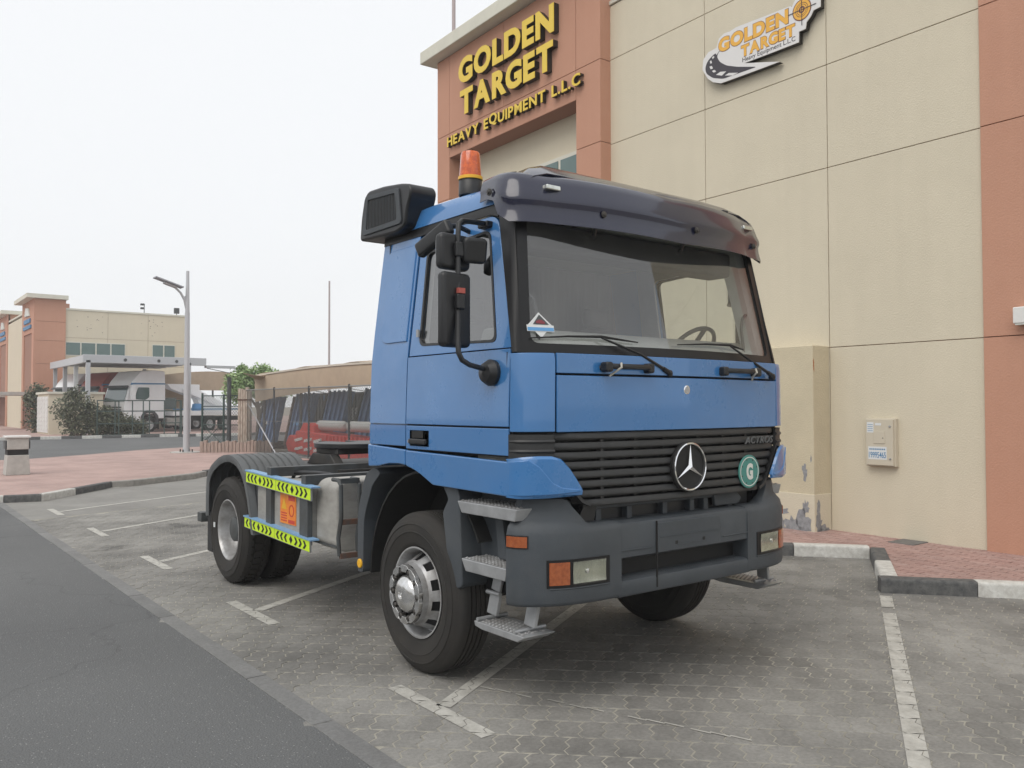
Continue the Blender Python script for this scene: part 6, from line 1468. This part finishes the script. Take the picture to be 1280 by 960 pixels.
B().tube([(-.6, 5.04, .53), (.6, 5.04, .53)], .09, 14).lathe([(-.18, .1), (-.12, .2), (.12, .2), (.18, .1)], (0, 5.04, .53), 0, 1, 20).build('rear_axle', M['chassis'], T, smooth=True)

# --- chassis, fifth wheel, cross frames
for s in (-1, 1):
    B().prism([(.45, .84), (5.85, .84), (5.85, 1.10), (.45, 1.10)], 0, s * .38, s * .45).build('chassis_rail', M['chassis'], T, bevel=.006)
for y in (2.4, 3.7, 5.7): B().box(-.40, .40, y, y + .12, .88, 1.06).build('cross_member', M['chassis'], T)
B().box(-.58, .58, 3.85, 5.35, 1.105, 1.165).build('mounting_plate', M['chassis'], T, bevel=.006)
for s in (-1, 1):
    B().prism([(4.25, 1.165), (4.95, 1.165), (4.8, 1.28), (4.4, 1.28)], 0, s * .32, s * .42).build('coupling_bracket', M['chassis'], T, bevel=.01)
fwp = []
for k in range(40):
    a = 2 * PI * k / 40; fwp.append((.46 * math.cos(a), 4.6 + .42 * math.sin(a)))
fwp = [p for p in fwp if not (abs(p[0]) < .13 and p[1] > 4.7)]
i0 = next(i for i, p in enumerate(fwp) if p[0] < 0 and p[1] > 4.7 and abs(p[0]) < .35)
ring_ = []
for i, p in enumerate(fwp):
    ring_.append(p)
    if p[0] > 0 and p[1] > 4.7 and fwp[(i + 1) % len(fwp)][0] < 0: ring_ += [(.16, 5.22), (.06, 4.72), (-.06, 4.72), (-.16, 5.22)]
B().prism(ring_, 2, 1.335, 1.385).build('fifth_wheel', M['black'], T, bevel=.008)
B().box(-.36, .36, 4.35, 4.85, 1.275, 1.335).build('fifth_wheel_saddle', M['chassis'], T, bevel=.01)
# cross frames (portals) that stand on both sides behind the tank
for y, zt, h_ in ((3.94, 1.215, .085), (3.20, 1.190, .125)):
    B().box(-1.232, 1.232, y - .045, y + .045, zt - h_, zt).build('cross_beam', M['frame_grey'], T, bevel=.004)
    for s in (-1, 1): B().box(s * 1.236, s * 1.19, y - (.06 if y > 3.5 else .09), y + (.06 if y > 3.5 else .07), .62, zt - h_ - .002).build('guard_post', M['frame_grey'], T, bevel=.004)
for s in (-1, 1):
    # reflective side guards with chevrons
    for (ya, za0, za1), (yb, zb0, zb1) in (((4.452, 1.047, 1.152), (3.015, .993, 1.098)), ((4.485, .622, .722), (3.030, .576, .672))):
        g_ = B().add([(s * x, y, z) for x in (1.235, 1.25) for y, z in ((ya, za0), (yb, zb0), (yb, zb1), (ya, za1))], [(0, 1, 2, 3), (7, 6, 5, 4), (0, 4, 5, 1), (1, 5, 6, 2), (2, 6, 7, 3), (3, 7, 4, 0)]).build('side_guard', M['alu'], T)
        B().add([(s * x, y, z) for x, d in ((1.2505, 0), (1.252, 0)) for y, z in ((ya - .004, za0 + .006), (yb + .004, zb0 + .006), (yb + .004, zb1 - .004), (ya - .004, za1 - .004))], [(0, 1, 2, 3), (7, 6, 5, 4), (0, 4, 5, 1), (1, 5, 6, 2), (2, 6, 7, 3), (3, 7, 4, 0)]).build('reflective_sheet', M['hiviz'], g_)
        B().add([(s * x, y, z) for x in (1.18, 1.262) for y, z in ((ya + .005, za1), (yb - .03, zb1), (yb - .03, zb1 + .012), (ya + .005, za1 + .012))], [(0, 1, 2, 3), (7, 6, 5, 4), (0, 4, 5, 1), (1, 5, 6, 2), (2, 6, 7, 3), (3, 7, 4, 0)]).build('blue_flange', M['sky_blue_flange'], g_)
        def SP(u, v): # u 0..1 from rear end to front end, v 0..1 bottom to top
            y = ya + (yb - ya) * u; z = (za0 + (zb0 - za0) * u) + ((za1 - za0) + ((zb1 - zb0) - (za1 - za0)) * u) * v; return (s * 1.2535, y, z)
        du = .030
        for half in (0, .5):
            items = [(.045, '<'), (.105, '<'), (.165, '<'), (.235, 'D'), (.300, '>'), (.360, '>'), (.420, '>')]
            for u0, kind_ in items:
                u = half + u0 + .01; w_ = .026
                if kind_ == 'D':
                    B().poly([SP(u - .024, .5), SP(u, .14), SP(u + .024, .5), SP(u, .86)]).build('chevron', M['flatblack'], g_, fixn=False)
                else:
                    q = -1 if kind_ == '<' else 1
                    B().poly([SP(u - q * .020, .16), SP(u + q * .004, .5), SP(u - q * .020, .84), SP(u - q * .020 + q * w_, .84), SP(u + q * (.004 + w_), .5), SP(u - q * .020 + q * w_, .16)]).build('chevron', M['flatblack'], g_, fixn=False)
        B().poly([SP(.499, .06), SP(.5015, .06), SP(.5015, .94), SP(.499, .94)]).build('sheet_joint', M['frame_grey'], g_, fixn=False)

# --- battery box, tank and their fittings (near side, right-hand side of the truck)
bb_ = B().prism(round_poly([(3.14, .64), (4.31, .66), (4.31, 1.10), (3.14, 1.12)], .05, 3), 0, -1.200, -.50).build('battery_box', M['tank'], T, bevel=.03)
pc = B().box(-1.207, -1.199, 3.410, 3.740, .745, 1.005).build('warning_placard', M['placard'], bb_)
b = B().box(-1.209, -1.207, 3.430, 3.560, .95, .99).box(-1.209, -1.207, 3.430, 3.560, .755, .785)
b.build('placard_band', M['placard_red'], pc)
B().poly([(-1.2095, 3.705, .87), (-1.2095, 3.595, .87), (-1.2095, 3.650, .975)]).build('warning_triangle', M['beacon_yellow'], pc, fixn=False)
for k in range(4): B().box(-1.209, -1.207, 3.595, 3.715, .765 + k * .022, .775 + k * .022).build('placard_line', M['placard_red'], pc)
B().lathe([(0, .052), (.002, .052), (.002, .042), (0, .042)], (-1.208, 3.495, .865), 0, -1, 20).build('placard_circle', M['placard_red'], pc)
B().tube([(-1.0, 3.95, 1.10), (-1.0, 3.9, 1.16), (-.9, 3.65, 1.165), (-.85, 3.5, 1.16), (-.8, 3.4, 1.12)], .018, 8).tube([(-.95, 4.0, 1.08), (-.9, 3.85, 1.15), (-.8, 3.7, 1.15)], .012, 6).build('cable', M['black'], bb_, smooth=True)
tk = [(2.74, .60), (3.20, .60), (3.20, 1.165), (2.74, 1.165)]
tkn = B().prism(rrect(-1.155, -.52, .60, 1.17, .10, 6), 1, 2.74, 3.12).build('fuel_tank', M['tank'], T, bevel=.025, seg=3)
B().prism([(2.735, .66), (2.735, .64), (3.22, .64), (3.22, .66)], 0, -1.158, -1.15).build('tank_seam', M['frame_grey'], tkn)
for x in (-1.19, -1.03):
    B().tube([(x, 2.735, 1.185), (x, 2.64, 1.185), (x + .0, 2.60, 1.15), (x + .005, 2.60, .90), (x - .01, 2.62, .74), (x, 2.62, .60)], .017, 8).build('rack_tube', M['frame_grey'], T, smooth=True)
for z in (.60, .86, 1.18): B().beam((-1.19, 2.61, z), (-1.03, 2.61, z), .03, .04).build('rack_bar', M['rust'] if z < 1.1 else M['frame_grey'], T)
B().box(-.99, -.86, 2.35, 2.60, .70, .74).build('rack_foot', M['frame_grey'], T)
B().prism(rrect(.52, 1.155, .60, 1.17, .10, 6), 1, 2.6, 4.0).build('far_tank', M['tank'], T, bevel=.025, seg=3)
B().tube([(.1, 2.35, 1.2), (.1, 2.35, 1.5), (.1, 2.3, 2.0)], .06, 12).build('air_pipe', M['black'], T, smooth=True)
B().box(-.9, .9, 2.12, 2.16, 1.0, 1.33).build('cab_rear_support', M['chassis'], T)

# --- rear mudguards
for s in (-1, 1):
    out = [(5.60, .62), (5.60, .85), (5.585, 1.0), (5.54, 1.08), (5.44, 1.15), (5.34, 1.195), (5.22, 1.24), (5.08, 1.272), (4.94, 1.285), (4.80, 1.272), (4.68, 1.24), (4.58, 1.185), (4.50, 1.11), (4.43, 1.01), (4.375, .90), (4.33, .78), (4.29, .66), (4.262, .57)]
    cM = (4.98, .62)
    ins = [(p[0] + (cM[0] - p[0]) * .105, p[1] + (cM[1] - p[1]) * .105) for p in out]
    out = round_poly(out, .05, 2) if False else out
    xg = [(1.245, 0)]
    for k in range(1, 9):
        xc = 1.245 - k * .0715; xg += [(xc + .012, .004), (xc + .006, -.011), (xc - .006, -.011), (xc - .012, .004)]
    xg += [(.60, 0)]
    mg = B().grid([[(s * x, y + (y - cM[0]) / math.hypot(y - cM[0], z - cM[1]) * d_, z + (z - cM[1]) / math.hypot(y - cM[0], z - cM[1]) * d_) for y, z in out] for x, d_ in xg]).build('mudguard', M['mudguard'], T, smooth=True, ang=45)
    B().grid([[(s * 1.248, y, z) for y, z in out], [(s * 1.252, y + (cM[0] - y) * .05, z + (cM[1] - z) * .05) for y, z in out], [(s * 1.240, y, z) for y, z in ins]]).build('mudguard_lip', M['mudguard'], mg, smooth=True, solid=.010)
    B().box(s * .62, s * 1.235, 5.44, 5.60, .25, .66).build('mud_flap', M['black'], T, bevel=.01)
    B().box(s * 1.232, s * 1.238, 5.36, 5.40, .52, .57).build('flap_label', M['paper'], mg)
B().box(-1.25, 1.25, 5.76, 5.89, .53, .63).build('rear_bumper_bar', M['frame_grey'], T, bevel=.008)
B().box(-.42, .42, 5.7, 5.82, .6, .9).build('rear_bar_bracket', M['chassis'], T)
for s in (-1, 1): B().box(s * .8, s * 1.1, 5.80, 5.88, .72, .86).build('tail_lamp', M['red_lens'], T, bevel=.01)
bpy.context.view_layer.update()

# ------------------------------------------------------------------ haze in the air
hz = B().box(-22, 45, -12, 112, -1.2, 17.8).build('haze', None); tag(hz, kind='stuff')
hm = bpy.data.materials.new('haze_air'); hm.use_nodes = True; ht = hm.node_tree; ht.nodes.clear()
ho = ht.nodes.new('ShaderNodeOutputMaterial'); hv = ht.nodes.new('ShaderNodeVolumePrincipled')
hv.inputs['Color'].default_value = (0.98, 0.985, 1.0, 1); hv.inputs['Density'].default_value = 0.0015
ht.links.new(hv.outputs[0], ho.inputs['Volume']); hz.data.materials.append(hm)




# grit and dry leaf scraps on the paving
b = B(); rg = random.Random(77)
for _ in range(240):
    x, y = rg.uniform(-1.9, 4.2), rg.uniform(-2.4, 5.0)
    if inside(x, y, walk_poly): continue
    q = rg.uniform(.003, .011); a = rg.uniform(0, 6.28)
    ps = [(x + q * math.cos(a + k * 1.26) * rg.uniform(.5, 1.3), y + q * math.sin(a + k * 1.26) * rg.uniform(.5, 1.3), .0015) for k in range(5)]
    b.add(ps + [(x, y, .002 + q * .5)], [(0, 1, 5), (1, 2, 5), (2, 3, 5), (3, 4, 5), (4, 0, 5)])
tag(b.build('grit', mat('grit', (0.10, 0.09, 0.075), 0.9, var=0.6, vscale=9, col2=(0.35, 0.33, 0.28)), fixn=False), kind='stuff')
